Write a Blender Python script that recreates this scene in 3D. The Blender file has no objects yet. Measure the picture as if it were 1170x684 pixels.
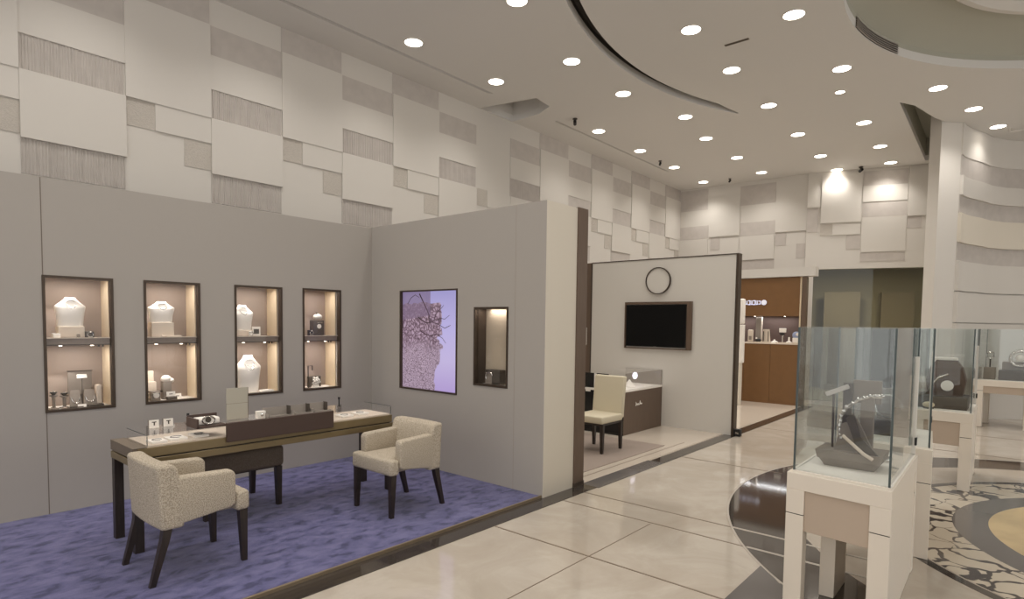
import bpy, bmesh, math, random
from mathutils import Vector, Matrix
random.seed(7)
SC = bpy.context.scene
COL = SC.collection
PI = math.pi

# ------------------------------------------------------------------ camera, world, exposure
def setup():
    cam = bpy.data.cameras.new('camera'); co = bpy.data.objects.new('camera', cam); COL.objects.link(co)
    yaw, pitch, roll = map(math.radians, (40.75, -2.99, 0.745))
    cy, sy, cp, sp = math.cos(yaw), math.sin(yaw), math.cos(pitch), math.sin(pitch)
    f = Vector((cy*cp, sy*cp, sp)); r = Vector((sy, -cy, 0)); u = r.cross(f)
    R = r*math.cos(roll)+u*math.sin(roll); U = -r*math.sin(roll)+u*math.cos(roll)
    m = Matrix(((R.x, U.x, -f.x, 0), (R.y, U.y, -f.y, 0), (R.z, U.z, -f.z, 1.62), (0, 0, 0, 1)))
    co.matrix_world = m
    cam.sensor_width = 36.0; cam.lens = 670.3/1170*36; cam.shift_y = (403.3-342)/1170
    cam.clip_start = 0.05; cam.clip_end = 80
    SC.camera = co
    w = bpy.data.worlds.new('world'); SC.world = w; w.use_nodes = True
    bg = w.node_tree.nodes['Background']; bg.inputs[0].default_value = (1.0, 0.97, 0.93, 1); bg.inputs[1].default_value = WORLD
    vs = SC.view_settings; vs.view_transform = 'Standard'; vs.look = 'None'; vs.gamma = 1; vs.use_curve_mapping = False
    vs.exposure = EXPOSURE
WORLD = 1.32
EXPOSURE = 0.0
SPOT_W = 53.0
LIGHT_COL = (1.0, 0.955, 0.89)
setup()

# ------------------------------------------------------------------ materials
def srgb(c):
    return tuple(((x/255)/12.92 if x/255 <= .04045 else ((x/255+.055)/1.055)**2.4) for x in c) + (1,)
MATS = {}
def mat(name, col=(200, 200, 200), rough=.6, metal=0, var=0.0, vscale=8, bump=0, bscale=60, emit=None, estr=1, spec=.5, stretch=None, coat=0, col2=None):
    m = bpy.data.materials.new(name); m.use_nodes = True; nt = m.node_tree; N = nt.nodes; L = nt.links
    b = N['Principled BSDF']; c = srgb(col)
    b.inputs['Base Color'].default_value = c; b.inputs['Roughness'].default_value = rough; b.inputs['Metallic'].default_value = metal
    b.inputs['Specular IOR Level'].default_value = spec
    if coat: b.inputs['Coat Weight'].default_value = coat; b.inputs['Coat Roughness'].default_value = .05
    tc = N.new('ShaderNodeTexCoord'); mp = N.new('ShaderNodeMapping'); L.new(tc.outputs['Object'], mp.inputs[0])
    if stretch: mp.inputs['Scale'].default_value = stretch
    if var or col2:
        n = N.new('ShaderNodeTexNoise'); n.inputs['Scale'].default_value = vscale; n.inputs['Detail'].default_value = 4
        L.new(mp.outputs[0], n.inputs['Vector'])
        r = N.new('ShaderNodeValToRGB'); r.color_ramp.elements[0].position = .35; r.color_ramp.elements[1].position = .65
        if col2: a, d = srgb(col2), c
        else: a = tuple(x*(1-var) for x in c[:3])+(1,); d = tuple(min(1, x*(1+var)) for x in c[:3])+(1,)
        r.color_ramp.elements[0].color = a; r.color_ramp.elements[1].color = d
        L.new(n.outputs['Fac'], r.inputs[0]); L.new(r.outputs[0], b.inputs['Base Color'])
    if bump:
        n2 = N.new('ShaderNodeTexNoise'); n2.inputs['Scale'].default_value = bscale; n2.inputs['Detail'].default_value = 3
        L.new(mp.outputs[0], n2.inputs['Vector'])
        bp = N.new('ShaderNodeBump'); bp.inputs['Strength'].default_value = bump; bp.inputs['Distance'].default_value = .01
        L.new(n2.outputs['Fac'], bp.inputs['Height']); L.new(bp.outputs[0], b.inputs['Normal'])
    if emit:
        b.inputs['Emission Color'].default_value = srgb(emit); b.inputs['Emission Strength'].default_value = estr
    MATS[name] = m; return m

def glass(name, tint, f0=.04, refl=1.0, gain=.7):
    m = bpy.data.materials.new(name); m.use_nodes = True; nt = m.node_tree; N = nt.nodes; L = nt.links
    N.remove(N['Principled BSDF']); out = N['Material Output']
    t = N.new('ShaderNodeBsdfTransparent'); t.inputs[0].default_value = tint
    g = N.new('ShaderNodeBsdfGlossy'); g.inputs['Roughness'].default_value = .0; g.inputs[0].default_value = (refl, refl, refl, 1)
    ge = N.new('ShaderNodeNewGeometry'); dt = N.new('ShaderNodeVectorMath'); dt.operation = 'DOT_PRODUCT'
    L.new(ge.outputs['Incoming'], dt.inputs[0]); L.new(ge.outputs['Normal'], dt.inputs[1])
    def mth(op, a, b=None, c=None):
        n = N.new('ShaderNodeMath'); n.operation = op
        for i, v in enumerate((a, b, c)):
            if v is None: continue
            if isinstance(v, (int, float)): n.inputs[i].default_value = v
            else: L.new(v, n.inputs[i])
        return n.outputs[0]
    fr = mth('MULTIPLY_ADD', mth('POWER', mth('SUBTRACT', 1.0, mth('ABSOLUTE', dt.outputs['Value'])), 5.0), gain, f0)
    mx = N.new('ShaderNodeMixShader'); L.new(fr, mx.inputs[0]); L.new(t.outputs[0], mx.inputs[1]); L.new(g.outputs[0], mx.inputs[2])
    L.new(mx.outputs[0], out.inputs[0]); MATS[name] = m; return m

W_PART = mat('partition_paint', (169, 163, 156), .75, bump=.05, bscale=200)
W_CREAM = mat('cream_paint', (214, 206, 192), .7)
W_WHITE = mat('wall_white', (207, 202, 195), .7, bump=.03, bscale=150)
W_GREY = mat('wall_grey_relief', (189, 182, 176), .75, var=.04)
W_TEX = mat('wall_woven_relief', (194, 187, 178), .8, var=.05, vscale=30, bump=.7, bscale=60, stretch=(1, 1, 4))
W_GLOSS = mat('lacquered_panel', (211, 206, 198), .35)
CEIL = mat('ceiling_paint', (215, 212, 208), .85)
CEIL_SHADE = mat('ceiling_recess_shade', (172, 170, 157), .85)  # recess coloured darker than the ceiling; its lack of light is painted in
DARKM = mat('dark_reveal', (52, 46, 40), .7)
BRONZE = mat('bronze_frame', (74, 62, 52), .4, metal=.4)
BROWNW = mat('brown_veneer', (98, 80, 66), .45, var=.08, vscale=6, stretch=(8, 8, .6))
BROWNC = mat('tan_lacquer', (120, 86, 52), .4, var=.03)
NICHE = mat('niche_lining', (158, 143, 132), .7)
NICHEC = mat('niche_lit_cream', (226, 208, 178), .7)  # lighter cream: lamp light on the niche sides put into the colour
WOOD = mat('dark_stained_wood', (44, 34, 28), .4, var=.25, vscale=10, stretch=(6, 6, .6))
TABLEW = mat('bronze_lacquer', (122, 106, 76), .35, metal=.25, var=.05)
TABLED = mat('table_taupe', (110, 98, 84), .5)
FELT = mat('display_suede', (214, 200, 184), .8)
TRAYB = mat('brown_leather', (72, 54, 46), .5)
TAUPE = mat('taupe_suede', (134, 124, 114), .75)
TAUPED = mat('dark_taupe_suede', (78, 70, 62), .7)
BLACK = mat('black_gloss', (14, 13, 13), .15)
BLACKM = mat('black_matt', (24, 22, 21), .6)
WHITE = mat('white_lacquer', (226, 216, 202), .4)
WHITEP = mat('white_suede', (240, 234, 226), .7)
PANEL = mat('pedestal_panel', (186, 168, 150), .6)
SILVER = mat('silver', (215, 212, 208), .2, metal=1)
GOLD = mat('gold', (200, 160, 90), .25, metal=1)
ACRYL = mat('smoked_acrylic', (156, 148, 140), .25)
LEDM = mat('downlight_diffuser', (255, 250, 240), .5, emit=(255, 246, 232), estr=9)
SPOTM = mat('display_lamp_lens', (255, 250, 240), .5, emit=(255, 240, 220), estr=6)
BRASS = mat('carpet_trim_brass', (150, 134, 112), .35, metal=.6)
CHROME = mat('steel_edge', (70, 80, 80), .3, metal=.3)
GLASS = glass('clear_glass', (.94, .955, .952, 1), .04)
GLASSL = glass('thin_clear_glass', (.985, .985, .985, 1), .015)
GLASSD = glass('smoked_shopfront_glass', (.80, .81, .77, 1), .03)
PALE = mat('pale_beige_board', (176, 171, 158), .7)

def fabric(name, col, col2, sc=260):
    m = bpy.data.materials.new(name); m.use_nodes = True; nt = m.node_tree; N = nt.nodes; L = nt.links
    b = N['Principled BSDF']; b.inputs['Roughness'].default_value = .95; b.inputs['Specular IOR Level'].default_value = .1
    tc = N.new('ShaderNodeTexCoord')
    v = N.new('ShaderNodeTexVoronoi'); v.inputs['Scale'].default_value = sc*.55; L.new(tc.outputs['Object'], v.inputs['Vector'])
    n = N.new('ShaderNodeTexNoise'); n.inputs['Scale'].default_value = sc*.4; L.new(tc.outputs['Object'], n.inputs['Vector'])
    r = N.new('ShaderNodeValToRGB'); r.color_ramp.elements[0].color = srgb(col2); r.color_ramp.elements[1].color = srgb(col)
    r.color_ramp.elements[0].position = .38; r.color_ramp.elements[1].position = .6
    L.new(n.outputs['Fac'], r.inputs[0]); L.new(r.outputs[0], b.inputs['Base Color'])
    bp = N.new('ShaderNodeBump'); bp.inputs['Strength'].default_value = .6; bp.inputs['Distance'].default_value = .004
    L.new(v.outputs['Distance'], bp.inputs['Height']); L.new(bp.outputs[0], b.inputs['Normal'])
    MATS[name] = m; return m
TWEED = fabric('beige_boucle', (204, 193, 175), (158, 146, 130), 420)
TWEED_SHADE = fabric('shaded_upholstery', (118, 106, 94), (104, 92, 80), 420)  # chair fabric darkened for the stool, with the desk's shadow in the colour

def floor_mat():
    m = bpy.data.materials.new('polished_cream_marble'); m.use_nodes = True; nt = m.node_tree; N = nt.nodes; L = nt.links
    b = N['Principled BSDF']; b.inputs['Roughness'].default_value = .07; b.inputs['Specular IOR Level'].default_value = .55
    tc = N.new('ShaderNodeTexCoord')
    n = N.new('ShaderNodeTexNoise'); n.inputs['Scale'].default_value = 1.6; n.inputs['Detail'].default_value = 8; n.inputs['Roughness'].default_value = .65
    n.inputs['Distortion'].default_value = .8
    L.new(tc.outputs['Object'], n.inputs['Vector'])
    r = N.new('ShaderNodeValToRGB'); e = r.color_ramp.elements
    e[0].position = .3; e[0].color = srgb((177, 166, 152)); e[1].position = .62; e[1].color = srgb((193, 184, 172))
    x = e.new(.5); x.color = srgb((185, 175, 162))
    L.new(n.outputs['Fac'], r.inputs[0]); L.new(r.outputs[0], b.inputs['Base Color'])
    MATS['floor'] = m; return m
FLOORM = floor_mat()

def carpet_mat():
    m = bpy.data.materials.new('blue_carpet'); m.use_nodes = True; nt = m.node_tree; N = nt.nodes; L = nt.links
    b = N['Principled BSDF']; b.inputs['Roughness'].default_value = 1; b.inputs['Specular IOR Level'].default_value = .05
    b.inputs['Sheen Weight'].default_value = .3; b.inputs['Sheen Roughness'].default_value = .5
    tc = N.new('ShaderNodeTexCoord'); mp = N.new('ShaderNodeMapping'); mp.inputs['Scale'].default_value = (1, 1.5, 1); L.new(tc.outputs['Object'], mp.inputs[0])
    n = N.new('ShaderNodeTexNoise'); n.inputs['Scale'].default_value = 7.5; n.inputs['Detail'].default_value = 4; n.inputs['Roughness'].default_value = .55; n.inputs['Distortion'].default_value = .3
    L.new(mp.outputs[0], n.inputs['Vector'])
    r = N.new('ShaderNodeValToRGB'); e = r.color_ramp.elements
    e[0].position = .36; e[0].color = srgb((50, 51, 92)); e[1].position = .64; e[1].color = srgb((102, 100, 142))
    x = e.new(.45); x.color = srgb((80, 79, 124))
    L.new(n.outputs['Fac'], r.inputs[0]); L.new(r.outputs[0], b.inputs['Base Color'])
    n2 = N.new('ShaderNodeTexNoise'); n2.inputs['Scale'].default_value = 240
    L.new(tc.outputs['Object'], n2.inputs['Vector'])
    bp = N.new('ShaderNodeBump'); bp.inputs['Strength'].default_value = .5; bp.inputs['Distance'].default_value = .006
    L.new(n2.outputs['Fac'], bp.inputs['Height']); L.new(bp.outputs[0], b.inputs['Normal'])
    return m
CARPET = carpet_mat()

def crackle_mat():
    m = bpy.data.materials.new('broken_marble_mosaic'); m.use_nodes = True; nt = m.node_tree; N = nt.nodes; L = nt.links
    b = N['Principled BSDF']; b.inputs['Roughness'].default_value = .1
    tc = N.new('ShaderNodeTexCoord')
    nz = N.new('ShaderNodeTexNoise'); nz.inputs['Scale'].default_value = 4; L.new(tc.outputs['Object'], nz.inputs['Vector'])
    mx = N.new('ShaderNodeVectorMath'); mx.operation = 'MULTIPLY_ADD'; mx.inputs[1].default_value = (.35, .35, 0)
    L.new(nz.outputs['Color'], mx.inputs[0]); L.new(tc.outputs['Object'], mx.inputs[2])
    v = N.new('ShaderNodeTexVoronoi'); v.feature = 'DISTANCE_TO_EDGE'; v.inputs['Scale'].default_value = 4.5; L.new(mx.outputs[0], v.inputs['Vector'])
    n2 = N.new('ShaderNodeTexNoise'); n2.inputs['Scale'].default_value = 3; L.new(tc.outputs['Object'], n2.inputs['Vector'])
    mt = N.new('ShaderNodeMath'); mt.operation = 'MULTIPLY_ADD'; mt.inputs[1].default_value = -.42; mt.inputs[2].default_value = .245
    L.new(n2.outputs['Fac'], mt.inputs[0])
    sub = N.new('ShaderNodeMath'); sub.operation = 'SUBTRACT'; L.new(v.outputs['Distance'], sub.inputs[0]); L.new(mt.outputs[0], sub.inputs[1])
    r = N.new('ShaderNodeValToRGB'); e = r.color_ramp.elements; e[0].position = 0; e[0].color = srgb((62, 58, 60)); e[1].position = .03; e[1].color = srgb((205, 194, 176))
    L.new(sub.outputs[0], r.inputs[0]); L.new(r.outputs[0], b.inputs['Base Color'])
    return m
CRACK = crackle_mat()
GRANITE = mat('polished_dark_granite', (62, 56, 52), .06, var=.1, vscale=40, spec=.8)
GREYSTONE = mat('polished_grey_stone', (104, 100, 98), .1)
YELLOW = mat('yellow_marble', (206, 182, 138), .1, var=.12, vscale=3)
JOINT = mat('floor_joint', (120, 104, 88), .4)
PJOINT = mat('pale_metal_joint', (180, 172, 162), .3)
BOOTHF = mat('booth_white_tile', (206, 194, 180), .12)

def screen_mat():
    m = bpy.data.materials.new('coral_poster_screen'); m.use_nodes = True; nt = m.node_tree; N = nt.nodes; L = nt.links
    b = N['Principled BSDF']; b.inputs['Base Color'].default_value = (.02, .02, .02, 1); b.inputs['Roughness'].default_value = .25
    tc = N.new('ShaderNodeTexCoord'); sp = N.new('ShaderNodeSeparateXYZ'); L.new(tc.outputs['Object'], sp.inputs[0])
    def math_(op, a, bb, c=None):
        n = N.new('ShaderNodeMath'); n.operation = op
        for i, v in enumerate((a, bb, c)):
            if v is None: continue
            if isinstance(v, (int, float)): n.inputs[i].default_value = v
            else: L.new(v, n.inputs[i])
        return n.outputs[0]
    def ramp(src, stops):
        r = N.new('ShaderNodeValToRGB'); e = r.color_ramp.elements
        e[0].position, e[0].color = stops[0][0], srgb(stops[0][1]); e[1].position, e[1].color = stops[-1][0], srgb(stops[-1][1])
        for p, c in stops[1:-1]: x = e.new(p); x.color = srgb(c)
        L.new(src, r.inputs[0]); return r.outputs[0]
    def mix(f, a, c):
        x = N.new('ShaderNodeMix'); x.data_type = 'RGBA'; L.new(f, x.inputs[0]); L.new(a, x.inputs[6]); L.new(c, x.inputs[7]); return x.outputs[2]
    # u runs left to right across the poster (-y), v upward
    u = math_('MULTIPLY_ADD', sp.outputs['Y'], -1/.94, .5); v = math_('MULTIPLY_ADD', sp.outputs['Z'], 1/1.1, .5)
    bgc = ramp(v, [(0, (196, 172, 232)), (.3, (214, 200, 246)), (.6, (206, 196, 250)), (1, (176, 170, 226))])
    n1 = N.new('ShaderNodeTexNoise'); n1.inputs['Scale'].default_value = 5; n1.inputs['Detail'].default_value = 6; L.new(tc.outputs['Object'], n1.inputs['Vector'])
    # coral body
    vo = N.new('ShaderNodeTexVoronoi'); vo.feature = 'DISTANCE_TO_EDGE'; vo.inputs['Scale'].default_value = 22
    ad = N.new('ShaderNodeVectorMath'); ad.operation = 'MULTIPLY_ADD'; ad.inputs[1].default_value = (.22, .22, .22); L.new(n1.outputs['Color'], ad.inputs[0]); L.new(tc.outputs['Object'], ad.inputs[2])
    L.new(ad.outputs[0], vo.inputs['Vector'])
    vo2 = N.new('ShaderNodeTexVoronoi'); vo2.feature = 'DISTANCE_TO_EDGE'; vo2.inputs['Scale'].default_value = 42; L.new(ad.outputs[0], vo2.inputs['Vector'])
    c1 = ramp(vo.outputs['Distance'], [(0, (82, 60, 76)), (.09, (150, 122, 140)), (.3, (196, 170, 192))])
    c2 = ramp(vo2.outputs['Distance'], [(0, (104, 80, 96)), (.12, (196, 172, 194))])
    low = ramp(math_('ADD', v, math_('MULTIPLY', n1.outputs['Fac'], .25)), [(.5, (255, 255, 255)), (.66, (0, 0, 0))])
    cor = mix(low, c1, c2)
    # outline: right border of the coral
    edge = math_('ADD', u, math_('MULTIPLY_ADD', n1.outputs['Fac'], .5, -.25))
    bulge = math_('MULTIPLY', math_('ABSOLUTE', math_('SUBTRACT', v, .62), 0), .32)
    e2 = math_('ADD', edge, bulge)
    mask = ramp(e2, [(.74, (255, 255, 255)), (.755, (0, 0, 0))])
    img = mix(math_('MULTIPLY', mask, math_('LESS_THAN', math_('ADD', v, math_('MULTIPLY', n1.outputs['Fac'], .12)), .93)), bgc, cor)
    pl = math_('MULTIPLY', math_('GREATER_THAN', v, math_('MULTIPLY_ADD', u, .1, .70)), math_('LESS_THAN', u, .52))
    dk = N.new('ShaderNodeRGB'); dk.outputs[0].default_value = srgb((134, 112, 142))
    mm = math_('MULTIPLY', pl, .75)
    img2 = mix(mm, img, dk.outputs[0])
    L.new(img2, b.inputs['Emission Color']); b.inputs['Emission Strength'].default_value = .75
    return m
SCREENM = screen_mat()
TVM = mat('tv_glass', (4, 4, 5), .45, spec=.2)

# ------------------------------------------------------------------ mesh helpers
class MB:
    def __init__(s): s.bm = bmesh.new()
    def box(s, x0, y0, z0, x1, y1, z1, bev=0, seg=2, M=None):
        t = bmesh.new(); bmesh.ops.create_cube(t, size=1)
        for v in t.verts:
            v.co = Vector(((x0+x1)/2+v.co.x*(x1-x0), (y0+y1)/2+v.co.y*(y1-y0), (z0+z1)/2+v.co.z*(z1-z0)))
        if bev: bmesh.ops.bevel(t, geom=t.edges[:], offset=bev, segments=seg, affect='EDGES', profile=.5)
        return s._add(t, M)
    def _add(s, t, M=None):
        if M is not None: bmesh.ops.transform(t, matrix=M, verts=t.verts)
        me = bpy.data.meshes.new('tmp'); t.to_mesh(me); t.free(); s.bm.from_mesh(me); bpy.data.meshes.remove(me); return s
    def poly(s, pts, z0, z1, bev=0, seg=3, M=None):
        t = bmesh.new(); vs = [t.verts.new((p[0], p[1], z0)) for p in pts]; f = t.faces.new(vs)
        r = bmesh.ops.extrude_face_region(t, geom=[f])
        for g in r['geom']:
            if isinstance(g, bmesh.types.BMVert): g.co.z = z1
        bmesh.ops.recalc_face_normals(t, faces=t.faces)
        if bev: bmesh.ops.bevel(t, geom=t.edges[:], offset=bev, segments=seg, affect='EDGES', profile=.5)
        return s._add(t, M)
    def frustum(s, cb, sb, ct, st, zb, zt, M=None):
        # tapered square post: centre and half size at bottom and top
        t = bmesh.new(); vs = []
        for c, h, z in ((cb, sb, zb), (ct, st, zt)):
            hx, hy = (h if isinstance(h, tuple) else (h, h))
            for dx, dy in ((-1, -1), (1, -1), (1, 1), (-1, 1)): vs.append(t.verts.new((c[0]+dx*hx, c[1]+dy*hy, z)))
        t.faces.new(vs[3::-1]); t.faces.new(vs[4:])
        for i in range(4): t.faces.new((vs[i], vs[(i+1) % 4], vs[4+(i+1) % 4], vs[4+i]))
        return s._add(t, M)
    def lathe(s, prof, c=(0, 0), seg=48, a0=0, a1=2*PI, M=None, ell=1.0):
        t = bmesh.new(); full = abs(a1-a0-2*PI) < 1e-6; n = seg if full else seg+1; rings = []
        for r, z in prof:
            if r < 1e-6: rings.append([t.verts.new((c[0], c[1], z))]*n)
            else: rings.append([t.verts.new((c[0]+r*math.cos(a0+(a1-a0)*i/seg), c[1]+ell*r*math.sin(a0+(a1-a0)*i/seg), z)) for i in range(n)])
        for A, B in zip(rings, rings[1:]):
            for i in range(seg):
                j = (i+1) % n
                q = []
                for v in (A[i], A[j], B[j], B[i]):
                    if v not in q: q.append(v)
                if len(q) > 2:
                    try: t.faces.new(q)
                    except ValueError: pass
        return s._add(t, M)
    def tube(s, pts, r, seg=8, M=None, closed=False):
        t = bmesh.new(); rings = []; n = len(pts); P = [Vector(p) for p in pts]
        for i, p in enumerate(P):
            if closed: d = P[(i+1) % n]-P[i-1]
            else: d = P[min(i+1, n-1)]-P[max(i-1, 0)]
            d.normalize(); a = Vector((0, 0, 1)) if abs(d.z) < .9 else Vector((1, 0, 0))
            x = d.cross(a).normalized(); y = d.cross(x)
            rr = r[i] if isinstance(r, (list, tuple)) else r
            rings.append([t.verts.new(p+(x*math.cos(k*2*PI/seg)+y*math.sin(k*2*PI/seg))*rr) for k in range(seg)])
        m = n if closed else n-1
        for i in range(m):
            A, B = rings[i], rings[(i+1) % n]
            for k in range(seg): t.faces.new((A[k], A[(k+1) % seg], B[(k+1) % seg], B[k]))
        if not closed: t.faces.new(rings[0]); t.faces.new(rings[-1][::-1])
        return s._add(t, M)
    def ball(s, c, r, sc=(1, 1, 1), seg=14, M=None):
        t = bmesh.new(); bmesh.ops.create_uvsphere(t, u_segments=seg, v_segments=max(6, seg//2+2), radius=r)
        for v in t.verts: v.co = Vector((v.co.x*sc[0]+c[0], v.co.y*sc[1]+c[1], v.co.z*sc[2]+c[2]))
        return s._add(t, M)
    def loft(s, rings, M=None):
        t = bmesh.new(); R = [[t.verts.new(p) for p in ring] for ring in rings]; n = len(R[0])
        for A, B in zip(R, R[1:]):
            for k in range(n): t.faces.new((A[k], A[(k+1) % n], B[(k+1) % n], B[k]))
        t.faces.new(R[0][::-1]); t.faces.new(R[-1])
        return s._add(t, M)
    def quad(s, a, b, c, d):
        vs = [s.bm.verts.new(p) for p in (a, b, c, d)]; s.bm.faces.new(vs); return s
    def build(s, name, m, parent=None, smooth=False, fix=True):
        if fix: bmesh.ops.recalc_face_normals(s.bm, faces=s.bm.faces)
        me = bpy.data.meshes.new(name); s.bm.to_mesh(me); s.bm.free(); me.materials.append(m)
        o = bpy.data.objects.new(name, me); COL.objects.link(o)
        if smooth:
            for p in me.polygons: p.use_smooth = True
            try: me.set_sharp_from_angle(angle=math.radians(smooth if smooth is not True else 40))
            except Exception: pass
        if parent is not None: o.parent = parent
        return o

def thing(name, label, cat, loc=(0, 0, 0), rz=0, group=None):
    o = bpy.data.objects.new(name, None); COL.objects.link(o); o.empty_display_size = .1
    o.location = loc; o.rotation_euler = (0, 0, rz); o['label'] = label; o['category'] = cat
    if group: o['group'] = group
    return o
def tag(o, label, cat, group=None):
    o['label'] = label; o['category'] = cat
    if group: o['group'] = group
    return o
def struct(o): o['kind'] = 'structure'; return o

def plate(name, outer, holes, thick, org, U, V, m, parent=None, off=0):
    """flat plate with holes, outline in (u,v); thickness goes from org towards N=UxV"""
    cu = bpy.data.curves.new('tmpc', 'CURVE'); cu.dimensions = '2D'; cu.fill_mode = 'BOTH'; cu.extrude = thick/2
    for pts in [outer]+list(holes):
        sp = cu.splines.new('POLY'); sp.points.add(len(pts)-1)
        for i, p in enumerate(pts): sp.points[i].co = (p[0], p[1], 0, 1)
        sp.use_cyclic_u = True
    oc = bpy.data.objects.new('tmpc', cu); COL.objects.link(oc)
    bpy.context.view_layer.update()
    dg = bpy.context.evaluated_depsgraph_get(); me = bpy.data.meshes.new_from_object(oc.evaluated_get(dg))
    bpy.data.objects.remove(oc); bpy.data.curves.remove(cu)
    U = Vector(U); V = Vector(V); Nn = U.cross(V); org = Vector(org)
    for v in me.vertices: v.co = org+U*v.co.x+V*v.co.y+Nn*(v.co.z+thick/2+off)
    me.materials.clear(); me.materials.append(m); me.name = name
    o = bpy.data.objects.new(name, me); COL.objects.link(o)
    if parent is not None: o.parent = parent
    return o
def rect(a, b, c, d): return [(a, b), (c, b), (c, d), (a, d)]
def circ(cx, cy, r, n=96, a0=0, a1=2*PI): return [(cx+r*math.cos(a0+(a1-a0)*i/n), cy+r*math.sin(a0+(a1-a0)*i/n)) for i in range(n if abs(a1-a0-2*PI) < 1e-6 else n+1)]

# ------------------------------------------------------------------ floor
ZC = 4.937
CX, CY = 6.28, -1.30
struct(MB().box(-5, -9, -.1, 17, 7, 0).build('floor', FLOORM))
tn = [0]
def trim(mb, m, smooth=False, fix=True):
    tn[0] += 1; return struct(mb.build('trim_%d' % tn[0], m, smooth=smooth, fix=fix))
def ring(r0, r1, z, m, a0=0, a1=2*PI):
    mb = MB(); mb.lathe([(r0, z), (r1, z), (r1, z-.003), (r0, z-.003), (r0, z)] if r0 > 0 else [(0, z), (r1, z), (r1, z-.003)], (CX, CY), 160, a0, a1); return trim(mb, m)
ring(2.86, 3.37, .002, GRANITE)
ring(2.15, 2.22, .002, GRANITE)
ring(1.66, 2.13, .002, CRACK)
ring(1.42, 1.66, .002, GREYSTONE)
ring(0, 1.42, .002, YELLOW)
ring(3.37, 3.385, .003, PJOINT)
# radial dark slab outside the ring
trim(MB().poly([(4.06, 1.25), (2.2, 1.25), (2.2, .98), (3.92, .98), (3.85, 1.07)], 0, .002), GREYSTONE)
# joints of the stone floor, pale metal where they cross the granite
def joint(x, y0, y1):
    trim(MB().box(x-.006, y0, 0, x+.006, y1, .0025), JOINT)
joint(4.68, 1.45, 3.1); joint(4.33, 1.25, 3.1)
trim(MB().box(4.665, .6, .0, 4.695, 1.68, .0035), PJOINT); trim(MB().box(4.315, .6, 0, 4.345, 1.44, .0035), PJOINT)
joint(3.4, -2, 3.1); joint(6.78, 1.9, 3.1); joint(9.6, -.4, 3.1); joint(11.3, -1, 3.1)
for y in (-.25, 2.2): trim(MB().box(-4, y-.003, 0, 4.3, y+.003, .002), JOINT)
# booth kerb strip
trim(MB().box(-4, 3.09, 0, 4.9, 3.27, .006), GRANITE)
trim(MB().box(4.9, 3.07, 0, 6.3, 3.27, .006), GREYSTONE)
trim(MB().box(6.3, 3.07, 0, 12.9, 3.24, .006), GRANITE)
trim(MB().box(4.9, 3.27, 0, 13.9, 6.5, .008), BOOTHF)

# ------------------------------------------------------------------ ceiling
def arc_pts(c, r, a0, a1, n): return [(c[0]+r*math.cos(math.radians(a0+(a1-a0)*i/n)), c[1]+r*math.sin(math.radians(a0+(a1-a0)*i/n))) for i in range(n+1)]
RC, RR = (7.31, -1.76), 3.29
holes = [circ(RC[0], RC[1], RR, 128)]
AC, AR = (7.01, -1.19), 5.25
n = 40; out = arc_pts(AC, AR, 150, 63, n)
inn = []
for i in range(n+1):
    a = math.radians(63+(150-63)*i/n); wdt = .03+.16*min(1, i/3)*(1-.6*i/n); inn.append((AC[0]+(AR-wdt)*math.cos(a), AC[1]+(AR-wdt)*math.sin(a)))
crescent = out+inn
holes.append(crescent)
wallhole = [(6.68, 6.48), (6.92, 5.55), (7.3, 5.6), (7.46, 5.92), (7.466, 6.48)]
holes.append(wallhole)
slot = [(10.4, 1.475), (14.3, 1.55), (14.2, 1.2), (11.95, 1.0), (11.5, 1.15), (10.7, 1.32)]
holes.append(slot)
grooves = [rect(.5, 5.930, 6.39, 5.950), rect(.5, 5.962, 6.36, 5.978), rect(7.88, 5.898, 12.0, 5.915), rect(7.9, 5.925, 11.9, 5.940)]
holes += grooves
ceil = struct(plate('ceiling', rect(-5, -9, 17, 7), holes, .1, (0, 0, ZC), (1, 0, 0), (0, 1, 0), CEIL))
# upper side of every opening: its own lined recess
def recess(pts, z0, h, m, capm=None):
    mb = MB(); N_ = len(pts)
    for i in range(N_):
        a, b = pts[i], pts[(i+1) % N_]; mb.quad((a[0], a[1], z0), (b[0], b[1], z0), (b[0], b[1], z0+h), (a[0], a[1], z0+h))
    o = trim(mb, m); mb = MB(); mb.poly(pts, z0+h, z0+h+.02); trim(mb, capm or m); return o
recess(wallhole, ZC+.1, .35, CEIL)
recess(slot, ZC+.1, .35, CEIL_SHADE)
recess(crescent, ZC+.099, .05, DARKM)
trim(MB().box(.4, 5.92, ZC+.012, 6.45, 5.99, ZC+.02), DARKM); trim(MB().box(7.85, 5.89, ZC+.012, 12.1, 5.95, ZC+.02), DARKM)
# dished circular recess and the cornice ring inside it
trim(MB().lathe([(RR, ZC+.1), (RR, ZC+.16), (RR-.1, ZC+.24), (RR-.35, ZC+.30), (2.0, ZC+.40), (0, ZC+.44)], RC, 128), CEIL_SHADE, smooth=True)
trim(MB().lathe([(1.94, 5.2), (1.97, 5.22), (1.97, 5.34), (1.80, 5.34), (1.80, 5.27), (1.88, 5.2), (1.94, 5.2)], (7.55, -1.18), 96), W_WHITE, smooth=True)
trim(MB().lathe([(0, 5.30), (1.82, 5.30), (1.82, 5.32)], (7.55, -1.18), 96), TABLED)

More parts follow.
